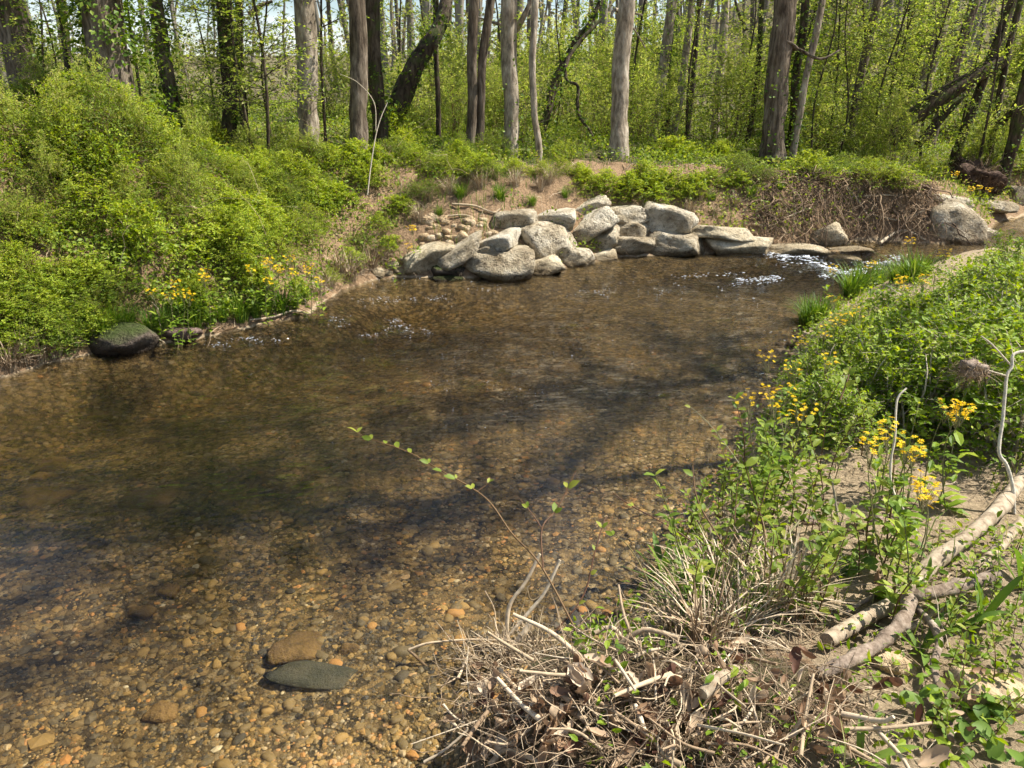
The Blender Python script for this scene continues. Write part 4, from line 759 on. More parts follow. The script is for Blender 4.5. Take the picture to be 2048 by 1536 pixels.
scatter_px([(1065, 410), (880, 430), (1000, 400), (1130, 395), (1500, 395), (1425, 400), (920, 395), (1560, 380)], TUFT, 'grass_tuft', 'small green tuft on the bare sandy bank above the boulders', 'grass tuft', 'green tufts on the bare sandy bank', (.5, .9))
scatter_px([(900, 385), (960, 375), (1030, 372), (1080, 380), (860, 400), (990, 360), (1100, 365), (840, 440), (1430, 430), (1470, 410), (1520, 430), (1560, 440), (1400, 400), (1380, 425)], DTUFT, 'dry_grass_tuft', 'dry grass tuft on the bare far bank', 'grass tuft', 'dry grass tufts on the far bank', (.5, .9))
r = np.random.default_rng(77); mb = MB()                    # dry brush strewn over the banks
n = 2600; cy = r.uniform(6, 13, n); cx = r.uniform(-.72, .6, n)*cy; dl, _, w_ = near(Lp, cx, cy); dr, _, _ = near(Rp, cx, cy); ok = (~inside(cx, cy)) & (dl < dr) & (dl < w_*1.3); cx, cy = cx[ok], cy[ok]; n = len(cx)
A = np.stack([cx, cy, ground(cx, cy)+.01], -1); D = r.normal(0, 1, (n, 3)); D[:, 2] = 0; ex = A+norm(D)*r.uniform(.12, .5, n)[:, None]; ex[:, 2] = ground(ex[:, 0], ex[:, 1])+r.uniform(.0, .12, n)
strands(mb, A, ex, r.uniform(.0015, .005, n), sag=np.stack([np.zeros(n), np.zeros(n), r.uniform(0, .07, n)], -1), tint=r.uniform(0, 1, n), wob=.012, rng=r, seg=4)
n = 170; cy = r.uniform(6.2, 11, n); cx = r.uniform(-.72, -.05, n)*cy; dl, _, w_ = near(Lp, cx, cy); ok = (~inside(cx, cy)) & (dl < 3.2) & (dl > .2); cx, cy = cx[ok], cy[ok]; n = len(cx)
A = np.stack([cx, cy, ground(cx, cy)+r.uniform(.05, .4, n)], -1); E = A+np.stack([r.normal(0, .4, n), r.normal(-.15, .25, n), r.uniform(-.05, .5, n)], -1)
strands(mb, A, E, r.uniform(.0015, .0035, n), sag=np.stack([np.zeros(n), np.zeros(n), r.uniform(0, .2, n)], -1), tint=r.uniform(.1, .7, n), wob=.02, rng=r, seg=5)
kind(mb.obj('dry_brush', M_straw), 'stuff', 'dry straw and dead twigs strewn over the far bank', 'brush')
r = np.random.default_rng(78); mb = MB(); n = 900          # root tangle on the eroded bank
px = r.uniform(1500, 1900, n); q0 = np.array([np.interp(px, [q[0] for q in Lpx], [PZ(q[0], q[1])[c] for q in Lpx]) for c in (0, 1)]).T
dd = r.uniform(.15, 1.0, n); A = np.stack([q0[:, 0]+r.normal(0, .1, n), q0[:, 1]+dd, np.zeros(n)], -1); A[:, 2] = ground(A[:, 0], A[:, 1])+.02
E = A+np.stack([r.normal(0, .3, n), -r.uniform(.05, .5, n), np.zeros(n)], -1); E[:, 2] = np.maximum(ground(E[:, 0], E[:, 1]), 0.)+r.uniform(-.02, .1, n)
strands(mb, A, E, r.gamma(1.5, .0028, n)+.0015, sag=np.stack([r.normal(0, .06, n), -r.uniform(0, .12, n), r.uniform(-.02, .1, n)], -1), tint=r.beta(1.4, 2.2, n)*.7, wob=.03, rng=r, seg=5, sides=4)
kind(mb.obj('exposed_roots', M_straw), 'stuff', 'tangle of exposed roots on the eroded dark bank', 'roots')
def stick(name, pts, w, label, cat='stick', mat=None, dz=.02, tint=.6, n=7, group=None, taper=.7, bump=.12, knots=0, zc=None):
    q = []
    for i, p in enumerate(pts):
        if len(p) > 2: q.append(T(p[0], p[1], dz+p[2]))
        else: q.append(T(p[0], p[1], dz))
    if zc is not None: q = [P(p[0], p[1], z) for p, z in zip(pts, zc)]
    q = np.array(q); z0 = float(np.dot(q[0]-CP, (0, ct, -st))); qs = smooth_path(q, 7); r0 = w*z0/F/2
    rs_ = r0*np.linspace(1, taper, len(qs)); 
    if knots: 
        rk = np.random.default_rng(int(pts[0][0])); 
        for k in range(knots): c = rk.uniform(0, len(qs)); rs_ = rs_*(1+.28*np.exp(-((np.arange(len(qs))-c)/1.1)**2))
    o = tube(MB(), qs, rs_, n, tint, bump, int(pts[0][0])).obj(name, mat or M_straw, None, True, q[0]); o.location = q[0]; return tag(o, label, cat, group)
for i, (pts, w, lab) in enumerate([([(1505, 448), (1540, 452), (1580, 432), (1625, 415)], 5, 'long curved pale root below the eroded bank edge'), ([(1760, 486), (1790, 466), (1815, 462), (1850, 480)], 7, 'bleached forked branch at the foot of the dark bank'),
    ([(1700, 395), (1760, 390), (1800, 392)], 4, 'thin pale stick across the top of the root tangle'), ([(1690, 370), (1715, 400), (1735, 430)], 4, 'thin pale root hanging steeply in the dark bank'), ([(1850, 420), (1800, 440), (1740, 428)], 4, 'thin root curving across the right part of the dark bank')]):
    stick('root', pts, w, lab, 'root', tint=.8, dz=.06)
for i, (pts, w, lab) in enumerate([([(905, 408), (950, 412), (985, 425), (1000, 418)], 5, 'pale root snaking under the bare bank edge left of the wall'), ([(895, 432), (925, 430), (945, 434)], 4, 'short root below the pale snaking root'), ([(620, 628), (585, 622), (545, 634), (500, 640)], 5, 'thin grey root arching at the tip of the grassy left bank')]):
    stick('root', pts, w, lab, 'root', tint=.75, dz=.04)
bs = stick('bare_sapling', [(735, 390), (742, 330), (752, 270), (762, 235), (775, 205)], 2.6, 'bare pale forked stem standing in front of the thicket', 'sapling', M_cane, tint=.6, zc=[9.3]*5)
sh_ = stick('shoot', [(752, 262), (748, 205), (715, 165), (680, 148)], 1.8, '', '', M_cane, tint=.6, zc=[9.3]*4); del sh_['label'], sh_['category']; sh_.location = sh_.location-bs.location; sh_.parent = bs
# upturned root mound on the far right bank
p, zc = Tz(1945, 372); V, Fc = stone(777, .42, .4, .36, 4, 7, 1, .35); o = empty('root_mound', tuple(p), 'upturned dark mound of roots and soil behind the upstream rocks', 'root mound')
MB().add(V, Fc).obj('soil_core', barkmat('mound_soil', (.03, .018, .012), (.08, .05, .035), (.15, .10, .07), 10, 1, 1), o)
r = np.random.default_rng(79); n = 260; a = norm(r.normal(0, 1, (n, 3))); a[:, 2] = abs(a[:, 2]); mb = MB(); strands(mb, a*.3, a*r.uniform(.4, .62, n)[:, None]+r.normal(0, .08, (n, 3)), .006, tint=r.uniform(0, .5, n), wob=.03, rng=r, seg=4); mb.obj('rootlets', M_straw, o)
# ------------------------------------------------------------------ yellow ragwort
def flower_mesh(seed, np_=9, R=.012):
    r = np.random.default_rng(seed); mb = MB(); a = np.linspace(0, 6.28, np_, endpoint=False)+r.normal(0, .1, np_); ax = np.stack([np.cos(a), np.sin(a), r.uniform(-.25, .25, np_)], -1)
    leaves(mb, ax*R*.2, ax, np.array((0, 0, 1))+np.zeros((np_, 3)), R*.9, r.uniform(.5, 1, np_), LEAF4, .9); V, Fc = ICO[1]; mb.add(V*R*.3*np.array((1, 1, .6)), Fc, 0.); return mb.mesh('flower', M_yellow, False)
FLW = [flower_mesh(k) for k in range(3)]
def ragwort_meshes(seed, H=.45, far=False):
    r = np.random.default_rng(seed); mS, mL, mF = MB(), MB(), MB(); top = np.array((r.normal(0, .05), r.normal(0, .05), H)); ns = 12
    strands(mS, np.zeros((1, 3)), top[None], .0035, sag=r.normal(0, .02, (1, 3)), tint=.75, rng=r, seg=5, sides=5)
    th = r.uniform(0, 6.28, ns); E = top+np.stack([np.cos(th)*r.uniform(.01, .06, ns), np.sin(th)*r.uniform(.01, .06, ns), r.uniform(-.01, .06, ns)], -1); strands(mS, np.tile(top*.86, (ns, 1)), E, .0014, tint=.8, rng=r, seg=2)
    nl = 16; th = r.uniform(0, 6.28, nl); leaves(mL, np.stack([0*th, 0*th, r.uniform(0, H*.7, nl)], -1), np.stack([np.cos(th), np.sin(th), r.uniform(0, .7, nl)], -1), np.tile((0, 0, 1.), (nl, 1)), r.uniform(.04, .1, nl), r.beta(2, 2, nl), LEAF8, 1.)
    return mS.mesh('stem', M_twig), mL.mesh('leaves', M_rose, False), E
RAG = [ragwort_meshes(k, .42+.03*k) for k in range(4)]
def ragwort(px, py, label, group=None, fs=1.0, hs=None):
    """px,py = centre of the flower head"""
    k = rs.randrange(4); s, l, E = RAG[k]; H = .43+.03*k; sc = 1.0; b_ = T(px, py, H*.95)
    g = gz(b_[0], b_[1]); o = empty('ragwort', (b_[0], b_[1], g), label, 'flower', group, rs.uniform(0, 6.28)); link('stem', s, o); link('leaves', l, o)
    for e in E:
        f = link('flower', FLW[rs.randrange(3)], o); f.location = e; f.rotation_euler = (rs.uniform(-.5, .5), rs.uniform(-.5, .5), rs.uniform(0, 6)); f.scale = (fs,)*3
for px, py in [(352, 572), (308, 594), (335, 610), (345, 602), (407, 555), (408, 566), (372, 602), (505, 546), (545, 530), (532, 535), (525, 550), (545, 548), (572, 533), (592, 552), (613, 550), (630, 532), (642, 567), (528, 570)]:
    ragwort(px, py, 'yellow ragwort flowering on the left bank above the water', 'yellow flowers on the left bank', 1.15)
for px, py in [(828, 462), (832, 470), (790, 500)]: ragwort(px, py, 'yellow-green flowering plant at the left end of the boulder wall', 'yellow flowers left of the boulder wall', 1.3)
for px, py in [(1958, 380), (1945, 385), (1972, 384), (1920, 360)]: ragwort(px, py, 'yellow flowers growing on the dark root mound', 'yellow flowers on the root mound', 1.5)
for px, py in [(1893, 516), (1856, 493), (1810, 580), (1800, 566), (1848, 568), (1750, 538), (1660, 545)]: ragwort(px, py, 'yellow flowers standing in front of the sparkling riffle', 'yellow flowers before the riffle', 1.15)
for px, py in [(1668, 610), (1690, 622), (1665, 650), (1682, 648), (1650, 672), (1604, 690), (1600, 720), (1590, 730), (1575, 750)]: ragwort(px, py, 'orange-yellow flowers along the near bank water edge', 'flowers along the near water edge', .85)
for px, py in [(1540, 800), (1560, 790), (1545, 825), (1560, 835), (1535, 868), (1555, 850)]: ragwort(px, py, 'yellow flowers leaning over the water at the bank corner', 'flowers at the near bank corner', .85)
for px, py, lab in [(1885, 822, 'bright yellow flower cluster, left one beside the pale canes'), (1915, 838, 'bright yellow flower cluster below the hanging debris clump'), (1935, 835, 'bright yellow flower cluster, right one beside the pale canes'),
    (1765, 870, 'small golden flower cluster left of the thin white stem'), (1800, 905, 'dense golden flower cluster beside the thin white stem'), (1825, 915, 'golden flower cluster at the right of the dense one'), (1818, 935, 'golden flowers hanging lowest in the dense cluster'), (1830, 985, 'golden flowers over bare sand, lowest of all'), (1835, 1000, 'golden flowers just under those over bare sand')]: ragwort(px, py, lab, None, 1.1)
# ------------------------------------------------------------------ near bank
ROSE = [make_bush(160+k, .45, .5, 230, 9, .036, .17, 14, ml=M_rose, ms=M_cane, tpl=LEAF8, width=1.2) for k in range(4)]
rs = random.Random(31)
for px, py, s in [(1690, 720, .75), (1745, 760, .85), (1800, 720, 1.0), (1860, 760, 1.0), (1920, 720, 1.1), (1980, 760, 1.1), (2040, 720, 1.2), (1650, 800, .7), (1720, 690, .8), (1780, 660, .9), (1850, 640, 1.0), (1920, 620, 1.0), (1990, 620, 1.1), (2050, 600, 1.2), (1985, 560, .8), (2045, 540, .9),
                  (1690, 660, .55), (1620, 760, .55), (1990, 700, 1.1), (2060, 800, 1.1), (1900, 680, 1.), (1700, 830, .6), (1760, 700, .9), (2060, 660, 1.2)]:
    p = T(px, py, .28*s); g = gz(p[0], p[1]); place('bush', ROSE[rs.randrange(4)], PART, (p[0], p[1], g), rs.uniform(0, 6.28), s, 'fresh green near-bank bush, '+('back row ' if py < 650 else 'front row ')+(z_ := 'by the orange flowers' if px < 1720 else 'above the thin white stem' if px < 1850 else 'behind the pale canes' if px < 1965 else 'at the right edge'), 'bush', 'near-bank bushes '+('back ' if py < 650 else 'front ')+z_)
DARKB = make_bush(171, .5, .75, 150, 8, .05, .3, 10, ml=M_ivy, ms=M_twig)
p = T(1960, 560, .1); place('bush', DARKB, PART, (p[0]+.25, p[1]+.1, gz(p[0]+.25, p[1]+.1)), 0, .62, 'dark leggy bush standing above the near bank greenery at right', 'bush')
# upright leafy sprigs
def sprig_mesh(seed, H, pairs, leaf, lean_=.25):
    r = np.random.default_rng(seed); mL, mS = MB(), MB(); th = r.uniform(0, 6.28); q = smooth_path([(0, 0, -.02), (lean_*H*.3*math.cos(th), lean_*H*.3*math.sin(th), H*.5), (lean_*H*math.cos(th+.5), lean_*H*math.sin(th+.5), H)], 6); tube(mS, q, np.linspace(.0035, .0012, len(q)), 4, r.uniform(0, .8))
    f = np.linspace(.25, 1, pairs)*(len(q)-1); pos = np.array([[np.interp(x, np.arange(len(q)), q[:, c]) for c in range(3)] for x in f]); a = r.uniform(0, 6.28)+np.arange(pairs)*1.6
    for sg in (0, math.pi):
        ax = np.stack([np.cos(a+sg), np.sin(a+sg), r.uniform(.2, .9, pairs)], -1); leaves(mL, pos, ax, np.array((0, 0, 1))+r.normal(0, .3, (pairs, 3)), leaf*r.uniform(.55, 1.1, pairs), r.beta(2, 2, pairs), LEAF8, 1.15)
    return mL.mesh('foliage', M_sprig, False), mS.mesh('stems', M_twig)
SPR = [sprig_mesh(k, .26+.05*(k % 4), 6+k % 4, .05) for k in range(8)]
r_ = random.Random(41)
for k in range(105):
    px, py = r_.uniform(1330, 1800), r_.uniform(870, 1270)
    if px < 1340+max(0, (1150-py))*.55: continue
    p = T(px, py); s = r_.uniform(.7, 1.35); place('sprig', SPR[r_.randrange(8)], PART, tuple(p), r_.uniform(0, 6.28), s, 'leafy upright seedling '+(z_ := 'at the water edge above the debris' if px < 1480 else 'left of the bare sand patch' if px < 1620 else 'around the thin olive stem')+(', upper part' if py < 1060 else ', lower part'), 'sprig', 'leafy seedlings '+z_+str(py < 1060))
for k in range(26):
    px, py = r_.uniform(1850, 2060), r_.uniform(1100, 1500); p = T(px, py); place('sprig', SPR[r_.randrange(8)], PART, tuple(p), r_.uniform(0, 6.28), r_.uniform(.4, .8), 'small leafy seedling beside the logs at lower right', 'sprig', 'seedlings beside the logs')
# low leaves, straw and litter on the near bank
r = np.random.default_rng(51); n = 15000; cx = r.uniform(.2, 6.5, n); cy = r.uniform(1.1, 8.5, n); dr, _, _ = near(Rp, cx, cy); cl = fbm(cx*2.2, cy*2.2, 91, 3); sp = PZ(1880, 1010, .4); sand = np.exp(-(((cx-sp[0])/.55)**2+((cy-sp[1])/.45)**2))
ok = (~inside(cx, cy)) & (cl-.9*sand > -.35) & (r.uniform(0, 1, n) < np.clip(1.1-.25*(cy < 2.2), 0, 1)); cx, cy = cx[ok], cy[ok]; n = len(cx); cz = ground(cx, cy); i = np.repeat(np.arange(n), 3); m_ = len(i)
pos = np.stack([cx[i]+r.normal(0, .03, m_), cy[i]+r.normal(0, .03, m_), cz[i]+r.uniform(.005, .11, m_)], -1)
mb = MB(); leaves(mb, pos, rand_dirs(r, m_), rand_dirs(r, m_, 1.3), r.uniform(.015, .045, m_), r.beta(2, 2, m_), LEAF8, 1.2); kind(mb.obj('ground_cover', M_rose, None, False), 'stuff', 'small green leaves covering the near right bank', 'ground cover')
n = 5200; cx = r.uniform(.0, 4.5, n); cy = r.uniform(1.0, 6.5, n)**1.0; dr, _, _ = near(Rp, cx, cy); ok = (~inside(cx, cy)); cx, cy = cx[ok], cy[ok]; n = len(cx); A = np.stack([cx, cy, ground(cx, cy)+r.uniform(0, .03, n)], -1); D = norm(r.normal(0, 1, (n, 3))*np.array((1, 1, .25))); E = A+D*r.uniform(.05, .28, n)[:, None]; E[:, 2] = np.maximum(E[:, 2], ground(E[:, 0], E[:, 1])+.004)
mb = MB(); strands(mb, A, E, r.uniform(.0007, .0022, n), sag=r.normal(0, .012, (n, 3))+np.array((0, 0, .012)), tint=r.uniform(.1, 1, n), wob=.005, rng=r, seg=4); kind(mb.obj('straw', M_straw), 'stuff', 'thin dry straw and rootlets littering the near bank', 'straw')
n = 2400; cx = r.uniform(.2, 5.5, n); cy = r.uniform(1.2, 8, n); dr, _, _ = near(Rp, cx, cy); ok = (~inside(cx, cy)) & (fbm(cx*1.6, cy*1.6, 95, 2) > -.1); cx, cy = cx[ok], cy[ok]; mb = MB(); grass_blades(mb, cx, cy, .2, r, .9, .0022, .2, 1); kind(mb.obj('bank_grass', M_grass, None, False), 'stuff', 'sparse thin grass on the near right bank', 'grass')
# grass tufts at the near water edge
scatter_px([(1612, 640), (1620, 650), (1700, 590), (1725, 580), (1755, 570), (1790, 562), (1820, 560), (1640, 640), (1845, 550)], TUFT, 'grass_tuft', 'rush-like grass tuft on the near bank before the riffle', 'grass tuft', 'grass tufts before the riffle', (.8, 1.3))
scatter_px([(1360, 1230), (1400, 1250), (1450, 1230), (1490, 1260), (1380, 1180), (1430, 1160), (1540, 1240), (1350, 1280), (1580, 1230), (1410, 1300), (1470, 1290)], DTUFT+DTUFT+TUFT[:1], 'grass_tuft', 'thin mixed green and dry grass at the near water edge above the debris', 'grass tuft', 'mixed grass above the debris', (.6, 1.0))
# strap-leaved plants, every leaf a part
def strap_leaf(seed, L, w):
    r = np.random.default_rng(seed); n = 7; t = np.linspace(0, 1, n); cu = r.uniform(.3, .8); x = L*t*(1-.2*cu*t); z = L*(t*.75-cu*t*t*.6); ww = w*np.sin(np.clip(t*.93+.07, 0, 1)*math.pi)**.6
    V = np.stack([np.stack([x, -ww/2, z+ww*.25], -1), np.stack([x, 0*x, z], -1), np.stack([x, ww/2, z+ww*.25], -1)], 1).reshape(-1, 3); k = np.arange(n-1)[:, None]*3; return MB().add(V, np.vstack([np.hstack([k, k+1, k+4, k+3]), np.hstack([k+1, k+2, k+5, k+4])]), r.uniform(.2, 1)).mesh('leaf', M_strap)
STRAP = [strap_leaf(k, .24, .034) for k in range(5)]
for px, py, n, s, lab in [(1325, 1165, 10, .9, 'dark green strap-leaved plant hanging over the water'), (1905, 1265, 4, .95, 'broad upright strap leaves right of the gnarled branch'), (1960, 1250, 4, .9, 'broad curving strap leaves near the right edge'), (1840, 1310, 6, .8, 'strap-leaved plant in the shade under the gnarled branch'), (1850, 1170, 5, .6, 'narrow-leaved plant at the knob of the gnarled branch'), (2040, 1180, 5, .9, 'strap-leaved plant at the right edge by the pale logs'), (1718, 1530, 4, .6, 'small strap leaves at the bottom edge of the debris'), (1845, 880, 5, .6, 'strap-leaved plant at the foot of the pale canes')]:
    p = T(px, py); o = empty('strap_leaf_plant', tuple(p), lab, 'plant', None, 0, s)
    for k in range(n):
        f = link('leaf', STRAP[r_.randrange(5)], o); f.rotation_euler = (r_.uniform(-.2, .2), -r_.uniform(.0, .8), k/n*6.28+r_.uniform(-.4, .4)); f.scale = (r_.uniform(.7, 1.15),)*3
BROAD = [strap_leaf(30+k, .12, .085) for k in range(4)]
p = T(1950, 1490); o = empty('broad_leaf_plant', tuple(p), 'bright broad-leaved plant in the bottom right corner', 'plant')
for k in range(34):
    f = link('leaf', BROAD[k % 4], o); f.location = (r_.uniform(-.13, .16), r_.uniform(-.12, .12), r_.uniform(.0, .1)); f.rotation_euler = (r_.uniform(-.3, .3), r_.uniform(-.3, .5), r_.uniform(0, 6.28)); f.scale = (r_.uniform(.35, .62),)*3
for px, py in [(1480, 1040), (1850, 900), (1720, 1140), (1650, 900), (1580, 930), (1690, 1150), (1440, 1110)]:
    p = T(px, py); o = empty('broad_leaf_plant', tuple(p), 'small rosette of rounded green leaves on the near bank', 'plant', 'leaf rosettes on the near bank', 0, .55)
    for k in range(8):
        f = link('leaf', BROAD[k % 4], o); f.location = (r_.uniform(-.05, .05), r_.uniform(-.05, .05), r_.uniform(.0, .06)); f.rotation_euler = (r_.uniform(-.3, .3), r_.uniform(-.5, .3), k*.8); f.scale = (r_.uniform(.6, 1),)*3
# canes under the bush, bare white stems
for i, (a, b_, w) in enumerate([((1756, 741), (1784, 812), 7), ((1845, 728), (1893, 850), 7), ((1850, 770), (1882, 862), 7), ((1872, 735), (1915, 855), 6), ((1850, 800), (1862, 870), 6), ((1942, 768), (1955, 862), 6), ((1965, 780), (1960, 850), 7), ((1740, 770), (1732, 826), 6), ((1800, 780), (1808, 880), 5), ((1790, 790), (1800, 850), 5), ((1772, 820), (1795, 880), 5)]):
    f = T(*b_); zc = float(np.dot(f-CP, (0, ct, -st))); stick('cane', [b_, ((a[0]+b_[0])/2+3, (a[1]+b_[1])/2), a], w, 'pale bare cane standing under the near bank bush', 'cane', M_cane, group='pale canes under the near bush', tint=.7, zc=[zc, zc+.02, zc+.06])
f = T(2028, 1027); z0 = float(np.dot(f-CP, (0, ct, -st)))
stick('dead_shrub', [(2028, 1027), (2026, 977), (2014, 932), (1998, 904), (2004, 850), (2006, 834), (2010, 789), (2014, 751), (2024, 733), (2027, 709), (2060, 700)], 8, 'tall crooked white bare stem near the right edge', 'stem', M_cane, tint=.95, zc=[z0]*11, taper=.7)
stick('dead_shrub', [(2024, 733), (1985, 690), (1962, 672)], 4, 'thin twig forking left from the tall white stem', 'stem', M_cane, tint=.8, zc=[z0]*3); stick('dead_shrub', [(2013, 752), (1990, 745), (1965, 738)], 4, 'twig carrying the hanging debris clump', 'stem', M_cane, tint=.6, zc=[z0]*3)
f = T(1833, 1097); z1 = float(np.dot(f-CP, (0, ct, -st)))
stick('dead_shrub', [(1833, 1097), (1830, 1056), (1811, 1027), (1789, 989), (1781, 958), (1783, 913), (1790, 875), (1794, 802), (1813, 776)], 6.5, 'thin crooked white stem rising through the golden flowers', 'stem', M_cane, tint=.95, zc=[z1]*9, taper=.6)
stick('dead_shrub', [(1772, 1130), (1775, 1070), (1785, 1000), (1782, 985)], 4.5, 'thin purplish stem beside the white stem', 'stem', M_twig, tint=.1, zc=[z1]*4)
stick('dead_shrub', [(1746, 1140), (1747, 1060), (1752, 985), (1748, 965)], 5, 'straight olive stem left of the white stem', 'stem', M_twig, tint=.9, zc=[z1]*4); stick('dead_shrub', [(1680, 1060), (1672, 1010), (1665, 965)], 5, 'short pale stem among the seedlings', 'stem', M_cane, tint=.3, zc=[z1]*3)
c0 = P(1945, 738, z0); o = empty('debris_clump', tuple(c0), 'brown clump of flood debris caught on a twig', 'debris'); V, Fc = stone(790, .05, .035, .032, 3, 9, 1, .9); MB().add(V, Fc).obj('core', M_gnarl, o)
r = np.random.default_rng(80); n = 130; a = norm(r.normal(0, 1, (n, 3))); mb = MB(); strands(mb, a*.04, a*r.uniform(.05, .12, n)[:, None]*np.array((1.2, 1, .8))+np.array((0, 0, -.045)), .0012, tint=r.uniform(0, .7, n), wob=.012, rng=r, seg=4); mb.obj('fibres', M_straw, o)
# logs and branches
stick('log', [(2070, 930, .05), (2040, 962, .05), (1995, 1021, .05), (1930, 1078, .04), (1868, 1125, .03), (1808, 1190, .0), (1730, 1237, .02), (1653, 1282, .02)], 26, 'long smooth pale branch sweeping down-left under the gnarled branch', 'log', M_log, .025, n=12, taper=.85, bump=.07, knots=4)
stick('log', [(2060, 1035), (2036, 1052), (1970, 1125), (1935, 1150)], 22, 'shorter pale log below the uppermost one', 'log', M_log, .02, n=10, taper=.9, bump=.05)
stick('log', [(1880, 1215), (1820, 1255), (1770, 1290)], 16, 'thin pale pole half hidden behind the gnarled branch', 'log', M_log, .015, n=9, bump=.05); stick('log', [(1815, 1160), (1760, 1185), (1690, 1225)], 11, 'thin grey-green pole above the pale log', 'log', M_gnarl, .03, n=8)
stick('branch', [(1995, 1150, .05), (1950, 1165, .06), (1906, 1176, .07), (1843, 1190, .08), (1822, 1192, .08), (1808, 1239, .07), (1764, 1282, .05), (1732, 1303, .04), (1690, 1325, .03), (1640, 1348, .0)], 27, 'thick gnarled grey-brown branch with an elbow bend', 'branch', M_gnarl, .03, n=14, taper=.85, bump=.2, knots=5)
stick('branch', [(1826, 1200, .06), (1820, 1172, .1)], 26, 'knobbly stub at the elbow of the gnarled branch', 'branch', M_gnarl, .03, n=10, taper=.8, bump=.2)
stick('branch', [(1830, 1213, .05), (1868, 1254, .05), (1878, 1289, .05), (1868, 1327, .05), (1875, 1365, .04), (1893, 1413, .02), (1900, 1480, .02)], 15, 'thin dark crooked branch running down from the elbow', 'branch', M_gnarl, .02, n=9, bump=.2, knots=2, taper=.9)
stick('log', [(1405, 1388, .05), (1440, 1358, .05), (1468, 1341, .04), (1497, 1338, .0)], 25, 'short pale broken log at the edge of the debris', 'log', M_log, .03, n=11, taper=.95, bump=.06)
# ------------------------------------------------------------------ flood debris pile
def dead_leaf(seed):
    r = np.random.default_rng(seed); nu, nv = 7, 5; u, v = np.meshgrid(np.linspace(0, 1, nu), np.linspace(-1, 1, nv), indexing='ij'); ww = .26*np.sin(np.clip(u*.95+.05, 0, 1)*math.pi)**.8*(1+.12*np.sin(u*17+seed)); cu = r.uniform(.5, 2.2); ro = r.uniform(.4, 1.5)
    x = np.sin(u*cu)/cu; z = (1-np.cos(u*cu))/cu+ww*np.abs(v)**1.6*ro+.05*n2(u*4, v*2+seed, seed); y = v*ww*(1-.25*ro*abs(v)); V = np.stack([x-.5, y, z], -1).reshape(-1, 3); i = np.arange(nu-1)[:, None]*nv; j = np.arange(nv-1)[None]
    return MB().add(V, np.stack([i+j, i+j+1, i+nv+j+1, i+nv+j], -1).reshape(-1, 4), r.uniform(.2, .8)).mesh('dead_leaf', M_dead)
DL = [dead_leaf(k) for k in range(8)]
r_ = random.Random(61); pts = []
while len(pts) < 210:
    px = r_.uniform(905, 1960); py = r_.uniform(1290, 1545)
    if px < 1400 and py < 1330+abs(px-1050)*.12: continue
    if px > 1480 and py < 1360+(px-1480)*.1 and r_.random() < .8: continue
    if px > 1700 and r_.random() < .6: continue
    pts.append((px, py))
for px, py in pts:
    p = T(px, py, .02); o = link('dead_leaf', DL[r_.randrange(8)]); s = r_.uniform(.04, .095); o.location = p+np.array((0, 0, r_.uniform(.01, .07))); o.rotation_euler = (r_.uniform(-.9, .9), r_.uniform(-.9, .9), r_.uniform(0, 6.28)); o.scale = (s, s, s)
    tag(o, 'curled brown dead leaf caught in the flood debris pile', 'leaf', 'dead leaves in the debris pile')
for px, py, s, lab in [(1328, 1470, .085, 'pointed reddish brown leaf standing in the debris'), (1237, 1500, .08, 'yellow-brown leaf standing upright in the debris'), (1215, 1435, .09, 'orange brown curled leaf in the middle of the debris'), (1740, 1165, .09, 'pale brown dead leaf on the bank above the pale log'), (1885, 1150, .05, 'small red-brown leaf resting by the gnarled branch'), (1660, 1390, .1, 'dark ribbed leaf below the end of the gnarled branch')]:
    p = T(px, py, .05); o = link('dead_leaf', DL[r_.randrange(8)]); o.location = p; o.rotation_euler = (1.0, r_.uniform(-.3, .3), r_.uniform(1, 2.2)); o.scale = (s,)*3; tag(o, lab, 'leaf')
k = 0
while k < 170:
    px = r_.uniform(900, 1800); py = r_.uniform(1270, 1540)
    if px > 1450 and py < 1370: continue
    if px < 1010 and py < 1275+(1010-px)*.4: continue
    p0 = T(px, py, r_.uniform(.01, .09)); L = r_.uniform(.06, .26); a = r_.uniform(0, 6.28); el = r_.uniform(-.15, .5); d = np.array((math.cos(a)*math.cos(el), math.sin(a)*math.cos(el), math.sin(el))); mid = p0+d*L*.5+np.array((r_.gauss(0, .012), r_.gauss(0, .012), r_.gauss(0, .01)))
    q = smooth_path([p0, mid, p0+d*L], 4); rad = r_.choice((.0016, .002, .0025, .003, .0045, .0065, .009)); o = tube(MB(), q, np.linspace(rad, rad*.6, len(q)), 6, r_.uniform(.3, .85), .1, k).obj('stick', M_straw, None, True, p0); o.location = p0; k += 1
    tag(o, 'thin dry stick tangled in the flood debris pile', 'stick', 'sticks in the debris pile')
r = np.random.default_rng(88); n = 1500; c_ = np.array([T(px, py, .03) for px, py in [(960+60*i, 1330+50*j) for i in range(13) for j in range(4) if not (i > 8 and j < 1)]]); k_ = r.integers(0, len(c_), n); A = c_[k_]+r.normal(0, 1, (n, 3))*np.array((.07, .07, .025)); A[:, 2] = np.maximum(A[:, 2], ground(A[:, 0], A[:, 1])-.01); E = A+norm(r.normal(0, 1, (n, 3))*np.array((1, 1, .5)))*r.uniform(.03, .2, n)[:, None]
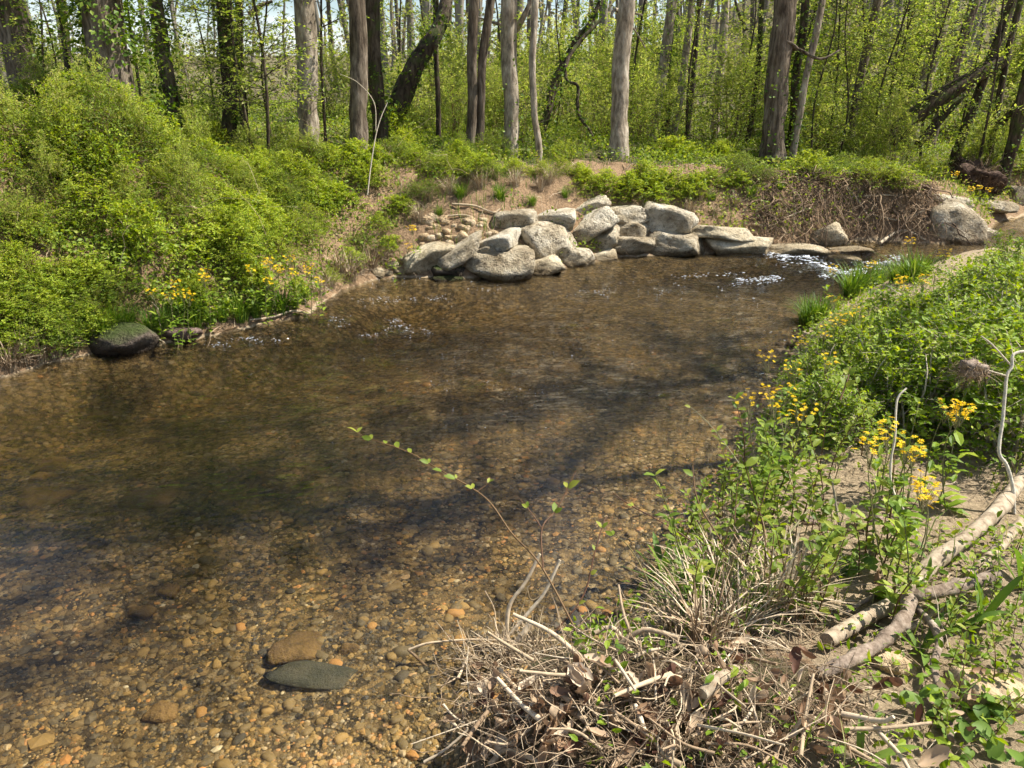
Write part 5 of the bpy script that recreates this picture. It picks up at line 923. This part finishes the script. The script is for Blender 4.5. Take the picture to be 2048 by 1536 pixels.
mb = MB(); strands(mb, A, E, r.uniform(.0007, .0026, n), sag=r.normal(0, .015, (n, 3)), tint=r.uniform(0, .8, n), wob=.006, rng=r, seg=4); c_ = T(1035, 1320, .02); n = 260; A = c_+r.normal(0, 1, (n, 3))*np.array((.10, .06, .02)); D = norm(r.normal(0, .55, (n, 3))+np.array((-.25, -.1, .8))); strands(mb, A, A+D*r.uniform(.06, .2, n)[:, None], r.uniform(.001, .0032, n), sag=r.normal(0, .008, (n, 3)), tint=r.uniform(.5, 1, n), wob=.004, rng=r, seg=3)
kind(mb.obj('debris_fibre', M_straw), 'stuff', 'matted straw and rootlets binding the flood debris pile', 'debris')
zd = float(np.dot(T(1020, 1290, .05)-CP, (0, ct, -st)))
for pts, w, lab, tn in [([(1012, 1285), (1019, 1212), (1050, 1166), (1080, 1108)], 9, 'left upright reddish stick of the V above the debris', .85), ([(1010, 1280), (1060, 1222), (1090, 1184), (1120, 1120)], 8, 'right upright stick of the V above the debris', .9), ([(1030, 1292), (1048, 1265), (1062, 1246)], 15, 'thick short pale stub at the top of the debris', .95),
    ([(818, 1299), (860, 1286), (945, 1279), (1030, 1282), (1112, 1281)], 5, 'thin grey stick reaching left over the water', .7), ([(816, 1299), (860, 1340), (900, 1384)], 6, 'dark bent twig hanging over the water at the left', .25), ([(1090, 1186), (1064, 1200), (1055, 1178), (1060, 1170)], 2.5, 'thin curl of bark on the right V stick', .8),
    ([(1190, 1266), (1210, 1256), (1231, 1259), (1255, 1292), (1268, 1316), (1302, 1367)], 10, 'arching tan root rising from the debris', .75), ([(1268, 1314), (1290, 1304), (1320, 1297)], 8, 'side arm of the arching tan root', .75), ([(1165, 1342), (1200, 1328), (1240, 1345), (1262, 1345)], 6, 'thin tan root looping left of the arching root', .75),
    ([(1124, 1318), (1150, 1338), (1172, 1356), (1182, 1380)], 9, 'bent brown root in the upper part of the debris', .3), ([(1102, 1362), (1118, 1385), (1142, 1404)], 15, 'short golden tan stub in the hollow of the debris', .65), ([(1312, 1405), (1308, 1330), (1297, 1262), (1287, 1235)], 5, 'tall straight straw standing in front of the bank', .9), ([(1270, 1410), (1282, 1440), (1290, 1462)], 11, 'pale stub below the arching root', .85),
    ([(1405, 1375), (1450, 1320), (1490, 1270), (1515, 1210)], 5, 'long pale stick leaning from the broken log', .85), ([(848, 1524), (890, 1500), (930, 1465), (935, 1455)], 6, 'pale tapered stick at the bottom left of the debris', .9), ([(886, 1408), (905, 1430), (935, 1452)], 5, 'short straw stick at the left of the debris', .9), ([(1005, 1411), (1080, 1408), (1167, 1416)], 3.5, 'long thin straw lying across the debris', .85), ([(1100, 1430), (1130, 1455), (1165, 1472)], 9, 'pale curved stick in the lower debris', .7), ([(980, 1530), (1010, 1500), (1060, 1515), (1085, 1535)], 13, 'greyish forked stub at the bottom of the debris', .75), ([(1465, 1465), (1490, 1440), (1508, 1412)], 8, 'whitish stick at the right of the debris', 1.0), ([(1598, 1245), (1603, 1300), (1606, 1345), (1612, 1362)], 7, 'upright broken grey stick near the gnarled branch end', .75), ([(1555, 1275), (1580, 1300), (1602, 1318)], 6, 'splintered grey stick crossing the upright one', .7)]:
    z_ = float(np.dot(T(pts[0][0] if pts[0][0] > 930 else 960, min(pts[0][1], 1500), .05)-CP, (0, ct, -st))) if pts[0][1] < 1300 or pts[0][0] < 930 else None
    stick('stick', pts, w, lab, 'stick', M_straw, .06, tn, 8, zc=None if z_ is None else [z_]*len(pts), taper=.75, bump=.15)
# overhanging twigs, every leaf a part
def lf(seed):
    r = np.random.default_rng(seed); tv, tf = LEAF8; return MB().add(tv*np.array((1, 1.25, 1)), tf, r.uniform(.3, 1)).mesh('leaf', M_sprig)
LF = [lf(k) for k in range(5)]
def twig(pts, z0_, z1_, w, label, step=.11, ls=.045, tn=.4, t0=.3):
    q = smooth_path([P(x, y, z) for (x, y), z in zip(pts, np.linspace(z0_, z1_, len(pts)))], 7); o = empty('twig', tuple(q[0]), label, 'twig'); rad = w*z0_/F/2; tube(MB(), q, rad, 5)
    mb = MB(); tube(mb, q, np.linspace(rad, rad*.45, len(q)), 6, tn); mb.obj('stem', M_twig, o, True, q[0]); sl_ = np.concatenate([[0], np.cumsum(np.linalg.norm(np.diff(q, axis=0), axis=1))]); x = sl_[-1]*t0
    while x <= sl_[-1]+.001:
        p = np.array([np.interp(x, sl_, q[:, c]) for c in range(3)]); i = min(np.searchsorted(sl_, x), len(q)-1); d = norm(q[i]-q[max(i-1, 0)])
        for sg in (1, -1):
            if r_.random() < .12: continue
            sd = norm(np.cross(d, (0, 0.2, 1)))*sg; ax = Vector(d*.7+sd*r_.uniform(.5, 1.1)+np.array((0, 0, r_.uniform(.1, .7)))).normalized(); nz = Vector((r_.gauss(0, .3), -.5+r_.gauss(0, .3), 1)); yv = nz.cross(ax).normalized(); zv = ax.cross(yv)
            f = link('leaf', LF[r_.randrange(5)], o); s = ls*r_.uniform(.55, 1.15); M = Matrix((ax, yv, zv)).transposed().to_4x4(); M.translation = Vector(p-q[0]); f.matrix_local = M @ Matrix.Scale(s, 4)
        x += step*r_.uniform(.75, 1.25)
    return o
zb = float(np.dot(T(1170, 1290, .0)-CP, (0, ct, -st)))
twig([(1152, 1261), (1082, 1132), (1023, 1066), (970, 995), (882, 941), (816, 904), (733, 875), (702, 856)], zb, zb+.55, 4.5, 'long leafy twig arching far out over the stream', .075, .042, .35, .5)
twig([(1086, 1136), (1084, 1057), (1115, 1016), (1152, 941)], zb+.05, zb+.2, 4.5, 'short twig forking upward from the arching twig', .1, .05, .2, .55)
twig([(1084, 1057), (1062, 1025), (1032, 990)], zb+.1, zb+.2, 3, 'side shoot with one leaf left of the forking twig', .09, .04, .2, .6)
twig([(952, 984), (970, 972), (985, 958)], zb+.3, zb+.32, 2.5, 'tiny leafy shoot on the middle of the arching twig', .05, .035, .3, .7)
twig([(1098, 1277), (1165, 1194), (1189, 1107), (1206, 1049), (1214, 1032)], zb, zb+.2, 4, 'dark leafy twig standing right of the arching twig', .1, .045, .1, .3)
twig([(1330, 1250), (1290, 1150), (1255, 1090), (1215, 1065)], zb+.25, zb+.45, 3.5, 'thin olive twig bending left over the water', .12, .035, .6, .3)
twig([(1460, 1140), (1350, 1060), (1260, 1010), (1225, 985)], zb+.5, zb+.8, 3.5, 'long reddish twig reaching left from the bank', .2, .03, .1, .5)
twig([(1550, 1040), (1480, 930), (1420, 850), (1370, 805)], 3.5, 3.9, 3, 'long straight pale twig pointing up over the stream', .3, .04, .9, .2)
twig([(1560, 1300), (1500, 1190), (1440, 1080), (1395, 1000), (1385, 930)], zb+.45, zb+.7, 5, 'reddish orange stem leaning left among the seedlings', .12, .05, .3, .35)
twig([(1470, 1250), (1530, 1130), (1600, 1040), (1640, 990)], zb+.5, zb+.75, 7, 'olive stem leaning right among the seedlings', .12, .05, .8, .4)
twig([(1500, 1290), (1490, 1180), (1470, 1080), (1475, 960)], zb+.5, zb+.7, 4.5, 'straight orange stem among the seedlings', .11, .05, .35, .35)
twig([(1540, 1300), (1545, 1200), (1553, 1110), (1550, 1060)], zb+.5, zb+.65, 4, 'second straight orange stem right of the first', .13, .045, .3, .3)
twig([(1660, 1290), (1665, 1180), (1680, 1080), (1672, 1000), (1660, 950)], zb+.55, zb+.8, 6, 'pale stem rising left of the thin olive stem', .1, .05, .9, .3)
twig([(1610, 1280), (1640, 1180), (1665, 1100), (1690, 1020)], zb+.5, zb+.7, 5, 'leafy green stem slanting right among the seedlings', .09, .055, .8, .25)
twig([(1680, 800), (1695, 760), (1700, 735)], 4.0, 4.05, 4, 'reddish seedling top at the corner of the near bush', .06, .06, .3, .4)
